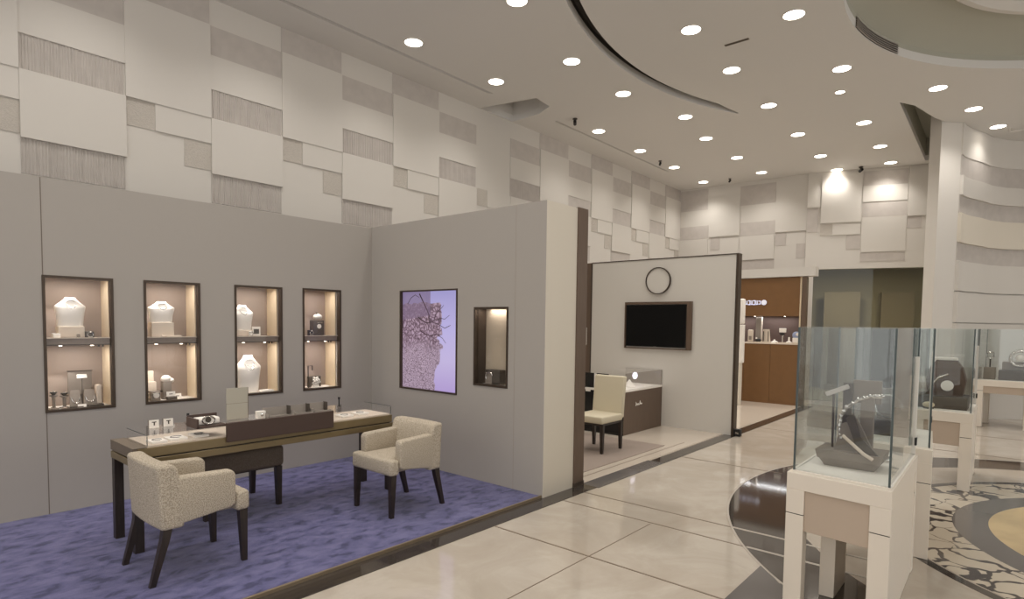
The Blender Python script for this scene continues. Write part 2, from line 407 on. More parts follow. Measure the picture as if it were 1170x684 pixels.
# ------------------------------------------------------------------ patterned walls
def relief(parent, org, U, spec, face):
    """spec: (u0,z0,u1,z1,kind); org = base point of the wall face, U along wall, face = outward normal"""
    U = Vector(U).normalized(); Nn = Vector(face).normalized(); org = Vector(org)
    M = Matrix(((U.x, Nn.x, 0, org.x), (U.y, Nn.y, 0, org.y), (0, 0, 1, 0), (0, 0, 0, 1)))
    for (u0, z0, u1, z1, k) in spec:
        if k == 'flute':
            mb = MB(); nn = 36; w = (u1-u0)/nn; t = bmesh.new(); rowa = []; rowb = []
            for i in range(nn):
                j = random.uniform(.25, .6)
                for du, dn in ((0, .002), (j*.5, .009), (j, .009), (j+.12, .002)):
                    rowa.append(t.verts.new((u0+w*(i+min(.98, du)), dn, z0))); rowb.append(t.verts.new((u0+w*(i+min(.98, du)), dn, z1)))
            for i in range(len(rowa)-1): t.faces.new((rowa[i], rowa[i+1], rowb[i+1], rowb[i]))
            mb._add(t, M); mb.build('fluted_panel', W_GREY, parent, fix=False)
        elif k == 'grey': MB().box(u0, 0, z0, u1, .006, z1, M=M).build('grey_panel', W_GREY, parent)
        elif k == 'tex': MB().box(u0, 0, z0, u1, .006, z1, M=M).build('woven_panel', W_TEX, parent)
        elif k == 'raised': MB().box(u0, 0, z0, u1, .026, z1, M=M).build('raised_panel', W_WHITE, parent)
        elif k == 'mid': MB().box(u0, 0, z0, u1, .016, z1, M=M).build('raised_panel', W_WHITE, parent)
wl = struct(MB().box(-5, 6.5, 0, 14.4, 6.7, ZC+.5).build('wall_left', W_WHITE))
PX = [-2.06, -.47, 1.10, 2.66, 4.23, 5.84, 7.43, 9.07, 10.65, 12.27]
spec = []
for i, x in enumerate(PX):
    x1 = x+.785; nx = PX[i+1] if i+1 < len(PX) else 13.86
    ft = 'flute' if x < 9 else 'grey'
    spec += [(x, 3.71, x1, 4.01, ft), (x, 2.84, x1, 3.14, ft), (x, 4.36, x1, 4.66, 'grey'), (x, 3.14, x1, 3.71, 'raised'), (x, 4.01, x1, 4.36, 'mid')]
    if x > 5: spec += [(x, 2.3, x1, 2.84, 'raised')]
    spec += [(x1, 3.71, nx, 4.66, 'raised'), (x1, 4.66, nx, ZC, 'grey'), (x1, 3.45, x1+.25, 3.71, 'tex'), (x1+.25, 3.45, nx, 3.71, 'mid'),
             (nx-.26, 3.17, nx, 3.44, 'tex')]
spec = [s for s in spec if not (6.3 < s[0] < 7.0 and s[3] > 4.5)]
relief(wl, (0, 6.5, 0), (1, 0, 0), spec, (0, -1, 0))
def wall_seg(name, A, B, z0, z1, m, th=.15):
    A = Vector((A[0], A[1], 0)); B = Vector((B[0], B[1], 0)); d = (B-A).normalized(); nn = Vector((d.y, -d.x, 0))
    if nn.dot(Vector((0, 0, 0))-A) > 0: nn = -nn   # thickness away from the viewer side
    mb = MB(); mb.poly([A[:2], B[:2], (B+nn*th)[:2], (A+nn*th)[:2]], z0, z1); return struct(mb.build(name, m)), d, -nn
wb, d, f = wall_seg('wall_back', (13.86, 6.5), (14.02, 3.55), 0, ZC+.05, W_WHITE)
bl = [(0, 4.4, .70, 4.9, 'grey'), (0, 3.71, .73, 4.02, 'grey'), (.79, 3.42, 1.01, 3.71, 'grey'), (1.46, 4.40, 2.24, 4.85, 'grey'), (1.48, 3.7, 2.24, 4.0, 'grey'),
      (1.48, 2.83, 2.25, 3.13, 'grey'), (2.25, 3.42, 2.48, 3.71, 'grey'), (2.70, 3.12, 2.92, 3.44, 'grey'), (.75, 3.73, 1.46, 4.66, 'raised'), (2.25, 3.72, 2.9, 4.6, 'raised'),
      (1.48, 3.14, 2.24, 3.69, 'raised'), (0, 3.14, .73, 3.7, 'raised'), (0, 2.84, .73, 3.13, 'grey')]
relief(wb, (13.86, 6.5, 0), d, bl, f)
wr, d, f = wall_seg('wall_back_window', (13.96, 3.6), (14.75, 1.05), 2.86, ZC+.05, W_WHITE)
br = [(.27, 3.84, 1.02, 4.88, 'raised'), (.27, 3.57, .50, 3.83, 'tex'), (.50, 3.58, 1.02, 3.80, 'mid'), (.77, 3.27, 1.03, 3.57, 'grey'), (1.04, 3.93, 1.84, 4.23, 'grey'),
      (1.04, 4.58, 1.84, 4.88, 'grey'), (1.04, 4.24, 1.84, 4.57, 'mid'), (1.04, 3.20, 1.84, 3.92, 'mid'), (1.04, 3.0, 1.84, 3.19, 'grey'), (1.85, 3.66, 2.10, 3.90, 'grey'), (1.85, 3.91, 2.5, 4.9, 'raised'), (0, 3.66, .22, 4.18, 'grey'), (0, 4.19, .26, 4.6, 'mid')]
relief(wr, (13.96, 3.6, 0), d, br, f)
# glazed opening below it with the dim room behind
dd = Vector(d)
def bwp(u, off=0): return (13.96+dd.x*u-f.x*off, 3.6+dd.y*u-f.y*off)
win = struct(MB().poly([bwp(.0, .05), bwp(2.66, .05), bwp(2.66, .07), bwp(.0, .07)], 0, 2.86).build('window_1', GLASSD))
MB().poly([bwp(.0, -.03), bwp(.17, -.03), bwp(.17, .12), bwp(.0, .12)], 0, 2.86).build('window_jamb', W_WHITE, win)
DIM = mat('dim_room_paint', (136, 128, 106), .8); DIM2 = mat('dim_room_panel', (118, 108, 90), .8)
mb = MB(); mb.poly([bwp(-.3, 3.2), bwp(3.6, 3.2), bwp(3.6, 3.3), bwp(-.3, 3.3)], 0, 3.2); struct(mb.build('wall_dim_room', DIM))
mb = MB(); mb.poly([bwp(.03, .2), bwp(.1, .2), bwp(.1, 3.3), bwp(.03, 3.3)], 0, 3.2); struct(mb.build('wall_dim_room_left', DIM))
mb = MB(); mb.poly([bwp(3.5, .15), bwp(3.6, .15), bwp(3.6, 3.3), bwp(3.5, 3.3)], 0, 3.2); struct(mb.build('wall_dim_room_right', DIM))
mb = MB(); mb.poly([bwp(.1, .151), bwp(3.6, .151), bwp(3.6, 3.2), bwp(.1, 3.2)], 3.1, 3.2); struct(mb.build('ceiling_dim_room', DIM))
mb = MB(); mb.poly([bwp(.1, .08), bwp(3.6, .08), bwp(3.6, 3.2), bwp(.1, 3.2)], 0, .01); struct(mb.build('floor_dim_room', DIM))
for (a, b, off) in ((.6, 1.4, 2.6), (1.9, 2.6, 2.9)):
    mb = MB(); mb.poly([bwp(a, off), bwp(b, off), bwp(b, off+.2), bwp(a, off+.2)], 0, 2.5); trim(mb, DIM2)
def room_lamp(u, off, w, label):
    p = bwp(u, off); t = thing('ceiling_lamp', label, 'lamp', (p[0], p[1], 3.1))
    MB().box(-.06, -.18, -.05, .06, .18, 0, .01).build('housing', WHITE, t); MB().box(-.05, -.16, -.055, .05, .16, -.05).build('diffuser', LEDM, t)
    l = bpy.data.lights.new('lamp_light', 'AREA'); l.energy = w; l.color = (1, .9, .72); l.shape = 'RECTANGLE'; l.size = .1; l.size_y = .32
    lo = bpy.data.objects.new('lamp_light', l); COL.objects.link(lo); lo.parent = t; lo.location = (0, 0, -.07)
room_lamp(.95, 1.3, 40, 'small white ceiling lamp glowing inside the dim glazed room, the left one')
room_lamp(2.3, .9, 40, 'small white ceiling lamp inside the dim glazed room, beside the white pilaster')

# pilaster and curved wall on the right
struct(MB().poly([(11.8, 1.08), (12.05, .83), (12.6, .95), (14.7, 1.06), (14.7, 1.2), (12.0, 1.25)], 0, ZC+.3).build('wall_pilaster', W_WHITE))
cw = [(12.05, .83), (12.25, .805), (12.5, .74), (12.88, .60), (13.25, .50), (13.62, .31), (13.9, .07), (14.1, -.3), (14.2, -.8), (14.2, -1.6), (14.1, -2.4), (13.8, -3.4)]
def curved(z0, z1, off):
    P = [Vector(p) for p in cw]; a = []; b = []
    for i, p in enumerate(P):
        t = (P[min(i+1, len(P)-1)]-P[max(i-1, 0)]).normalized(); nn = Vector((t.y, -t.x))
        if nn.dot(Vector((CX, CY))-p) < 0: nn = -nn
        a.append(tuple(p+nn*off)); b.append(tuple(p-nn*.12))
    return MB().poly(a+b[::-1], z0, z1)
cwo = struct(curved(0, ZC+.1, 0).build('wall_curved', W_WHITE, smooth=30))
for i, (z0, z1, off, m) in enumerate([(3.03, 3.50, .05, W_CREAM), (3.79, 4.10, .05, W_WHITE), (4.44, ZC-.002, .02, W_WHITE), (2.24, 2.73, .05, W_WHITE), (1.72, 2.215, .05, W_WHITE), (0, 1.70, .05, W_WHITE)]):
    curved(z0, z1, off).build('raised_band', m, cwo, smooth=30)
for z0, z1 in ((4.10, 4.44), (3.50, 3.79), (2.73, 3.03)): curved(z0, z1, .008).build('grey_band', W_GREY, cwo, smooth=30)

# vent grille on the rim of the ceiling recess, and small ceiling slot
t = thing('vent_grille', 'dark louvred air vent curving along the rim of the round ceiling recess', 'vent', (RC[0], RC[1], ZC))
a0, a1 = math.radians(67), math.radians(86)
MB().lathe([(RR-.004, .01), (RR-.004, .13), (RR-.002, .13)], (0, 0), 24, a0, a1).build('vent_backing', TAUPED, t)
for i in range(5): MB().lathe([(RR-.005, .02+i*.024), (RR-.022, .014+i*.024), (RR-.022, .018+i*.024), (RR-.005, .026+i*.024)], (0, 0), 24, a0, a1).build('louvre', W_GREY, t)
t = thing('slot_diffuser', 'small dark rectangular slot diffuser in the ceiling between two downlights', 'vent', (7.04, 2.65, ZC))
MB().box(-.02, -.14, -.006, .02, .14, 0).build('frame', TABLED, t); MB().box(-.010, -.13, -.009, .010, .13, -.006).build('slot', DARKM, t)
MB().box(-.003, -.13, -.012, .003, .13, -.009).build('blade', TABLED, t)

# ------------------------------------------------------------------ partition walls
struct(plate('wall_partition_long', rect(-5, 0, 4.24, 2.715), [rect(1.10, .845, 1.585, 1.95), rect(1.815, .845, 2.29, 1.953), rect(2.61, .845, 3.108, 1.957), rect(3.34, .845, 3.815, 1.963)],
      .1, (0, 5.98, 0), (1, 0, 0), (0, 0, 1), W_PART))
struct(plate('wall_partition_end', rect(3.26, 0, 5.98, 2.725), [rect(4.405, .857, 5.345, 1.964), rect(3.705, .983, 4.162, 1.77)],
      .1, (4.24, 0, 0), (0, 1, 0), (0, 0, 1), W_PART))
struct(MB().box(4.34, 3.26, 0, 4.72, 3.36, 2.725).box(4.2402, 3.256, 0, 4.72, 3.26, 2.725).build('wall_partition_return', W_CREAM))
struct(MB().box(4.62, 3.36, 0, 4.72, 6.0, 2.725).build('wall_partition_rear', W_GLOSS))
RETP = mat('return_paint', (196, 187, 173), .7)
SEAM = mat('panel_seam', (118, 108, 98), .8)
for x in (-.1, 1.108): 
    if x > 1: struct(MB().box(x-.003, 5.8785, 0, x+.003, 5.88, .845).build('trim_30', SEAM)); struct(MB().box(x-.003, 5.8785, 1.95, x+.003, 5.88, 2.715).build('trim_31', SEAM))
struct(MB().box(4.2388, 3.62, 0, 4.24, 3.623, 2.72).build('trim_32', mat('soft_seam', (160, 149, 136), .8)))
# carpet
c = tag(MB().box(-4, 3.285, .0, 4.24, 5.88, .022, .004, 1).build('carpet', CARPET), 'blue-violet plush carpet covering the booth floor under the desk and armchairs', 'carpet')
tag(MB().box(-4, 3.268, 0, 4.24, 3.285, .03, .002, 1).build('carpet_edging', BRASS), 'thin pale metal edging strip along the front edge of the blue carpet', 'edging')
t = thing('doorpost', 'tall dark brown post standing at the open end of the beige partition', 'post', (4.80, 3.30, 0))
MB().box(-.08, -.06, 0, .085, .20, 2.735, .004, 1).build('shaft', BROWNW, t)
MB().box(-.083, -.063, .0, .088, .205, .05).build('foot_plate', BRONZE, t)

# ------------------------------------------------------------------ wall display cases
def niche(x0, x1, z0, z1, label, shelf=True, y=5.88, dep=.31, left=None, back=None):
    t = thing('wall_display_case', label, 'display case', ((x0+x1)/2, y, z0)); w = (x1-x0)/2; h = z1-z0
    fr = MB()
    for a in ((-w, -.008, 0, -w+.02, .05, h), (w-.02, -.008, 0, w, .05, h), (-w+.02, -.008, 0, w-.02, .05, .02), (-w+.02, -.008, h-.02, w-.02, .05, h)): fr.box(*a)
    fr.build('frame', BRONZE, t)
    MB().box(-w-.002, dep, 0, w+.002, dep+.01, h).build('back_panel', back or NICHE, t)
    MB().box(w-.012, .102, .012, w-.002, dep, h-.01).build('side_lining', NICHEC, t)
    MB().box(-w+.002, .102, .012, -w+.012, dep, h-.01).build('side_lining', left or NICHEC, t)
    if left: MB().box(-w+.0195, .03, .0125, -w+.026, dep-.001, h-.015).build('jamb_cover', left, t)
    MB().box(-w, .052, -.01, w, dep, .012).build('base', WHITEP, t)
    MB().box(-w, .102, h-.01, w, dep, h).build('top_panel', NICHE, t)
    if shelf:
        sh = MB().box(-w+.013, .06, .545, w-.013, dep-.01, .60).build('shelf', NICHE, t)
        MB().box(-w+.021, .03, .54, w-.021, .06, .547).build('shelf_edge', BRONZE, sh); MB().box(-w+.021, .03, .596, w-.021, .06, .602).build('shelf_edge', FELT, sh)
        for k, dx in enumerate((w-.08, w-.05)): MB().lathe([(0, .52), (.007, .52), (.007, .545)], (dx, .13), 10).build('spot_fitting', BLACKM, sh)
    MB().box(-w+.02, .02, .02, w-.02, .024, h-.02).build('glass_pane', GLASSL, t)
    for zz, e in ((h-.012, 1.5), (.535, 1.5)) if shelf else ((h-.012, .9),):
        for k in (-1, 1): MB().lathe([(0, zz-.004), (.011, zz-.004), (.013, zz)], (k*w*.45, .115), 12).build('spot_lens', SPOTM, t)
        l = bpy.data.lights.new('case_light', 'AREA'); l.shape = 'RECTANGLE'; l.size = 2*w-.2; l.size_y = .04; l.energy = e*NICHE_E; l.color = (1, .9, .82)
        lo = bpy.data.objects.new('case_light', l); COL.objects.link(lo); lo.parent = t; lo.location = (0, .115, zz-.006)
        if shelf:
            l = bpy.data.lights.new('spot_light', 'SPOT'); l.energy = 6.5*NICHE_E; l.color = (1, .95, .9); l.spot_size = math.radians(62); l.spot_blend = .25; l.shadow_soft_size = .01
            lo = bpy.data.objects.new('spot_light', l); COL.objects.link(lo); lo.parent = t; lo.location = (-w*.45, .07, zz-.008); lo.rotation_euler = (math.radians(14), 0, 0)
    return t
NICHE_E = .85
niche(1.10, 1.585, .845, 1.95, 'lit wall display case farthest left, two tiers, white bust above small stands')
niche(1.815, 2.29, .845, 1.953, 'lit wall display case second from the left, bust above stacked pads and cards')
niche(2.61, 3.108, .845, 1.957, 'lit wall display case third from the left, a white bust on both tiers')
niche(3.34, 3.815, .845, 1.963, 'lit wall display case nearest the corner, dark block with round white watch on top tier')
# single niche in the end partition: built in local frame, then turned
t5 = niche(-.229, .229, 0, .787, 'narrow single-tier wall display case with a dark watch block, right of the coral screen', shelf=False, y=0, dep=.15, left=BRONZE, back=mat('niche_back_cream', (184, 170, 150), .7))
t5.location = (4.24, 3.9335, .983); t5.rotation_euler = (0, 0, -PI/2)

# ---- display pieces
def bust(x, y, z, w, h, label, post=0, halfcut=False):
    """necklace bust facing -y: shoulders w wide, h high"""
    t = thing('necklace_bust', label, 'necklace bust', (x, y, z))
    lv = [(0, .42, .15), (.35, .445, .16), (.62, .495, .16), (.68, .505, .14), (.71, .49, .12), (.78, .395, .10), (.86, .29, .10), (.94, .20, .10), (1, .17, .09)]
    rings = []
    for f_, a, b in lv:
        dip = .05 if f_ > .9 else 0
        rings.append([(w*a*math.copysign(abs(math.cos(k*PI/14))**.75, math.cos(k*PI/14)), w*b*math.sin(k*PI/14)-.02*f_, post+(h-post)*(f_-dip*(1 if 14 < k < 28 else 0))) for k in range(28)])
    bf = MB().loft(rings).build('bust_form', WHITEP, t, smooth=60)
    if post: MB().box(-w*.42, -.05, 0, w*.42, .05, post+.002, .004).build('plinth', FELT, t)
    pts = [(w*.17*math.cos(a)*(1+.25*math.sin(a) if math.sin(a) < 0 else 1), -w*.2*abs(math.sin(a))-.035*(1 if math.sin(a) < 0 else .2), post+(h-post)*(.80+.20*math.sin(a)*(1 if math.sin(a) < 0 else .4))) for a in [k*2*PI/28 for k in range(28)]]
    MB().tube(pts, .0022, 6, closed=True).build('necklace', SILVER, bf, smooth=True)
    return t
SH = 1.447
bust(1.31, 6.03, SH, .215, .335, 'white necklace bust on a low plinth, upper tier of the farthest left case', .09)
bust(2.0, 6.03, SH, .225, .325, 'white necklace bust raised on a thin shelf block, second case from the left', .13)
bust(2.745, 6.03, SH, .23, .315, 'white necklace bust beside a small framed card, upper tier of the third case', .06)
bust(2.80, 6.03, .859, .27, .39, 'tall white necklace bust on the lower tier of the third case')

def price_card(x, y, z, w, h, label, m=None, tilt=.25, mark=True):
    t = thing('price_card', label, 'card', (x, y, z)); M = Matrix.Rotation(-tilt, 4, 'X')
    MB().box(-w/2, 0, 0, w/2, .003, h, M=M).build('card', m or WHITEP, t)
    MB().box(-w/2, 0, 0, w/2, .03, .002).build('foot', m or WHITEP, t)
    if mark: MB().box(-w*.2, -.001, h*.4, w*.2, 0, h*.55, M=M).build('print', TAUPED, t)
    return t
def ring_block(x, y, z, w, h, label, m=None, dep=.07, jew='ring'):
    t = thing('display_block', label, 'display stand', (x, y, z))
    MB().box(-w/2, -dep/2, 0, w/2, dep/2, h, .005).build('block', m or TAUPE, t, smooth=True)
    if jew == 'ring':
        MB().tube([(.02*math.cos(a), -dep/2-.004, h*.5+.02*math.sin(a)) for a in [k*PI/8 for k in range(16)]], .003, 6, closed=True).build('ring', SILVER, t, smooth=True)
        MB().ball((0, -dep/2-.006, h*.5+.023), .006).build('stone', WHITEP, t)
    elif jew == 'watch':
        MB().tube([(.03*math.cos(a), -dep/2+.02*math.sin(a)-.01, h*.85+.0*a) for a in [k*PI/8 for k in range(16)]], .004, 6, closed=True).build('bracelet', SILVER, t, smooth=True)
        MB().lathe([(0, 0), (.024, 0), (.026, .006), (0, .008)], (0, 0), 20, M=Matrix.Translation((0, -dep/2, h*.6)) @ Matrix.Rotation(PI/2, 4, 'X')).build('watch_face', WHITEP, t)
    elif jew == 'puff':
        MB().ball((0, 0, h+.02), .045, (1, .8, .8)).build('cushion', WHITEP, t, smooth=True); MB().ball((.045, -.01, h+.005), .022).build('pompon', WHITEP, t, smooth=True)
    return t
def t_stand(x, y, z, h, label, m=None):
    t = thing('jewellery_stand', label, 'display stand', (x, y, z))
    MB().lathe([(0, 0), (.035, 0), (.035, .008), (.012, .014), (.012, h*.7), (.03, h*.78), (.03, h*.82), (0, h*.82)], (0, 0), 20).build('pedestal', m or TAUPE, t, smooth=True)
    MB().lathe([(0, h*.82), (.008, h*.82), (.028, h), (.0, h)], (0, 0), 16).build('cup', m or TAUPED, t, smooth=True)
    MB().tube([(.018*math.cos(a), .018*math.sin(a), h+.004) for a in [k*PI/8 for k in range(16)]], .003, 6, closed=True).build('ring', SILVER, t, smooth=True)
def easel(x, y, z, w, h, label, m=None):
    t = thing('bracelet_easel', label, 'display stand', (x, y, z)); M = Matrix.Rotation(-.3, 4, 'X')
    MB().poly([(-w/2, 0), (w/2, 0), (w*.35, h), (-w*.35, h)], -.004, .004, M=Matrix.Rotation(PI/2-.3, 4, 'X')).build('easel_panel', m or TAUPE, t)
    MB().box(-w/2, -.03, 0, w/2, 0, .012).build('ledge', TAUPED, t)
    MB().tube([(w*.3*math.cos(a), -.012, h*.55+h*.3*math.sin(a)) for a in [PI+k*PI/12 for k in range(13)]], .004, 6, M=M).build('bracelet', SILVER, t, smooth=True)
t_stand(1.18, 6.0, .858, .14, 'grey ring stand at the left end of the lower tier, farthest left case')
t_stand(1.255, 6.02, .858, .125, 'shorter grey ring stand, second from the left end in the farthest left case')
t = thing('backing_board', 'square taupe backing board with thin frame behind the stands, farthest left case', 'display stand', (1.385, 6.1, .858))
MB().box(-.085, 0, .1, .085, .01, .30).build('board', TAUPE, t); MB().box(-.09, -.004, .296, .09, .012, .302).build('frame_edge', BRONZE, t); MB().box(-.02, 0, 0, .02, .01, .1).build('support', TAUPED, t)
price_card(1.385, 6.03, 1.10, .07, .035, 'white tilted card held up on a thin stem in the farthest left case', tilt=.5, mark=False)
tag(MB().lathe([(0, 0), (.02, 0), (.02, .005), (.003, .008), (.003, .24), (0, .24)], (1.385, 6.04), 10, M=Matrix.Translation((0, 0, .858))).build('card_stem', TAUPED), 'thin dark stem holding the tilted white card, farthest left case', 'display stand')
easel(1.325, 5.97, .858, .09, .15, 'taupe V-shaped easel with a hanging bracelet, farthest left case')
easel(1.43, 5.98, .858, .10, .15, 'taupe easel with curved bangle beside the pale upright block, farthest left case')
ring_block(1.495, 6.02, .858, .035, .18, 'slim pale upright block at the right of the farthest left case', FELT, jew='')
price_card(1.36, 5.94, .859, .06, .03, 'white price card at the front of the lower tier, farthest left case', mark=False)
ring_block(1.455, 5.94, .858, .11, .025, 'low dark pad in front of the bangle easel, farthest left case', TAUPED, dep=.05, jew='')
ring_block(1.43, 5.98, SH, .055, .05, 'small dark ring box with white front beside the bust, farthest left case', TAUPED)
ring_block(1.35, 5.96, SH, .02, .03, 'tiny taupe ring box beside the bust plinth, farthest left case', TAUPE, dep=.03, jew='')
ring_block(1.20, 5.97, SH, .05, .035, 'small rounded white ring pad left of the bust, farthest left case', WHITEP, jew='')
# second case
ring_block(2.06, 5.95, SH+.001, .16, .012, 'thin pale tray with tiny jewels in front of the bust, second case', FELT, dep=.05, jew='')
ring_block(1.925, 5.99, .858, .075, .09, 'pale block with bracelet at lower left of the second case', TAUPE, jew='watch')
ring_block(1.925, 6.09, .858, .08, .17, 'middle pale pad of the stepped group, second case', FELT, dep=.05, jew='')
ring_block(1.925, 6.15, .858, .08, .265, 'tallest pale pad at the back left of the second case', FELT, dep=.04, jew='')
ring_block(2.045, 6.06, .858, .075, .17, 'upright taupe block topped with a white ring cushion, second case', TAUPE, jew='puff')
ring_block(2.06, 5.97, .858, .08, .03, 'low dark pad under the white card, second case', TAUPED, dep=.05, jew='')
price_card(2.06, 5.985, .889, .075, .045, 'white price card on the low dark pad, second case', tilt=.1)
price_card(2.14, 6.05, .859, .07, .045, 'white price card standing right of the others, second case')
MB_ = MB().box(1.88, 6.02, .935, 2.0, 6.05, .945); tag(MB_.build('display_ledge', BRONZE), 'thin dark metal ledge in front of the stepped pads, second case', 'display stand')
# third case
t = thing('picture_frame', 'small white framed dark photo card beside the bust, upper tier of the third case', 'frame', (2.90, 6.03, SH))
MB().box(-.045, 0, 0, .045, .02, .095, .003).build('frame', WHITEP, t); MB().box(-.028, -.003, .02, .028, 0, .07).build('picture', TAUPED, t)
ring_block(2.80, 5.95, SH, .03, .05, 'tiny white ring box in front of the bust, third case', WHITEP, dep=.03)
ring_block(2.97, 5.96, .858, .12, .025, 'low white tray at the front right of the third case', WHITEP, dep=.09, jew='')
# fourth case
ring_block(3.60, 6.03, SH, .13, .17, 'dark block carrying a round white watch, upper tier of the case nearest the corner', TAUPED, dep=.09, jew='watch')
t = thing('ring_dish', 'white domed cap resting on the dark watch block nearest the corner', 'display stand', (3.61, 6.03, SH+.175+.034))
MB().ball((0, 0, 0), .055, (1, .7, .6)).build('dome', WHITEP, t, smooth=True); MB().ball((-.01, 0, .038), .012).build('knob', TAUPED, t)
ring_block(3.49, 5.98, SH, .05, .06, 'small dark ring box left of the watch block, case nearest the corner', BLACKM, dep=.05)
ring_block(3.59, 6.08, .858, .15, .12, 'dark slanted block behind the white flower cuff, case nearest the corner', TAUPED, dep=.05, jew='')
t = thing('flower_cuff', 'white bobbled flower-shaped cuff on a small base, case nearest the corner', 'jewellery', (3.55, 5.98, .858))
MB().lathe([(0, 0), (.05, 0), (.035, .03), (0, .03)], (0, 0), 18).build('base', WHITEP, t, smooth=True)
mb = MB()
for k in range(16):
    a = k*2.4; r_ = .012*math.sqrt(k); mb.ball((r_*math.cos(a), -.01-.02*(1-k/16), .075+r_*math.sin(a)), .014, seg=8)
mb.build('petals', WHITEP, t, smooth=True)
t = thing('hook_stand', 'thin dark square hook stand at the left of the case nearest the corner', 'display stand', (3.455, 5.97, .858))
MB().tube([(0, 0, 0), (0, 0, .25), (.05, 0, .25), (.05, 0, .20)], .005, 6).build('rod', BLACKM, t); MB().box(-.03, -.03, 0, .03, .03, .006).build('base', BLACKM, t)
# single niche item
t = thing('watch_block', 'dark square watch block with silver bangle inside the narrow display case', 'display stand', (4.34, 3.955, .996))
MB().box(-.05, -.10, .02, .04, .10, .15, .004).build('block', TAUPED, t); MB().box(-.055, .0, 0, .05, .09, .12, .006).build('cushion', TAUPE, t)
MB().tube([(-.060, .03+.045*math.cos(a), .08+.045*math.sin(a)) for a in [-.6+k*.26 for k in range(14)]], .006, 8).build('bangle', SILVER, t, smooth=True)

# ------------------------------------------------------------------ coral screen
t = thing('wall_screen', 'portrait wall screen showing lilac coral artwork, on the end partition', 'screen', (4.24, 4.875, 1.4105))
mb = MB()
for a in ((-.008, -.47, -.553, .06, -.452, .553), (-.008, .452, -.553, .06, .47, .553), (-.008, -.452, -.553, .06, .452, -.537), (-.008, -.452, .537, .06, .452, .553)): mb.box(*a)
mb.build('frame', BRONZE, t)
MB().box(.025, -.452, -.537, .05, .452, .537).build('display', SCREENM, t)
BR = mat('coral_branch_print', (70, 48, 62), .6)
def ribbon(pts, w):
    mb = MB()
    for i, ((u0, v0), (u1, v1)) in enumerate(zip(pts, pts[1:])):
        y0, z0, y1, z1 = -(u0-.5)*.9, (v0-.5)*1.07, -(u1-.5)*.9, (v1-.5)*1.07
        l = math.hypot(y1-y0, z1-z0) or 1; ny, nz = -(z1-z0)/l*w, (y1-y0)/l*w
        k0 = 1-i/len(pts)*.6; k1 = 1-(i+1)/len(pts)*.6
        mb.quad((.0235, y0+ny*k0, z0+nz*k0), (.0235, y1+ny*k1, z1+nz*k1), (.0235, y1-ny*k1, z1-nz*k1), (.0235, y0-ny*k0, z0-nz*k0))
    mb.build('coral_branch', BR, t)
ribbon([(.32, .98), (.38, .91), (.44, .84), (.50, .76), (.52, .69), (.55, .62)], .008)
ribbon([(.30, .74), (.38, .70), (.46, .68), (.55, .69), (.66, .67), (.78, .63), (.88, .66)], .006)
ribbon([(.10, .88), (.16, .94), (.24, .97), (.32, .94)], .004)
ribbon([(.58, .70), (.62, .76), (.66, .80), (.72, .83), (.76, .86)], .005)
ribbon([(.34, .60), (.44, .56), (.54, .55), (.64, .57), (.74, .53), (.80, .48)], .005)
ribbon([(.62, .70), (.70, .73), (.78, .72), (.86, .76)], .004)
ribbon([(.56, .55), (.52, .47), (.54, .38), (.62, .34)], .004)

# ------------------------------------------------------------------ desk
t = thing('display_desk', 'long bronze desk with glass-topped jewellery tray against the partition wall', 'desk', (1.29, 4.45, .022))
LX, LY = 2.15, .475
TZ = .713
MB().box(.03, .0, TZ-.066, LX-.0, LY, TZ, .003, 1).build('tabletop', TABLEW, t)
MB().box(.0, .004, TZ-.066, .032, LY, TZ+.002, .002, 1).build('end_panel', TABLED, t)
MB().box(.0, .0, TZ+.001, .085, LY, TZ+.006).build('top_border', TABLED, t)
MB().box(.03, .012, TZ-.075, LX-.02, LY-.01, TZ-.064).build('shadow_gap', DARKM, t)
MB().box(.0, .0, TZ-.125, LX+.025, LY, TZ-.075, .003, 1).build('apron', TABLEW, t)
for x, y in ((.005, .0), (.005, LY-.06), (LX-.045, .0), (LX-.045, LY-.06)): MB().box(x, y+.002, 0, x+.058, y+.058, TZ-.12, .002, 1).build('leg', WOOD, t)
MB().box(.095, .012, TZ+.001, LX-.02, LY-.06, TZ+.012).build('tray_lining', FELT, t)
mb = MB(); g0, g1, gy0, gy1, gz = .088, LX-.012, .006, LY-.05, TZ+.078
mb.box(g0, gy0, TZ+.004, g0+.005, gy1, gz); mb.box(g1-.005, gy0, TZ+.004, g1, gy1, gz); mb.box(g0, gy0, TZ+.012, g1, gy0+.005, gz); mb.box(g0, gy1-.005, TZ+.004, g1, gy1, gz)
mb.box(g0, gy0, gz, g1, gy1, gz+.005); gc = mb.build('glass_cover', GLASSL, t)
mb = MB(); mb.box(g0, gy0, gz+.004, g0+.004, gy1, gz+.007); mb.box(g1-.004, gy0, gz+.004, g1, gy1, gz+.007); mb.box(g0, gy0-.001, TZ+.012, g0+.004, gy0+.003, gz); mb.box(g1-.004, gy0-.001, TZ+.012, g1, gy0+.003, gz); mb.build('glass_edge', CHROME, gc)
ZT = .022+TZ+.012
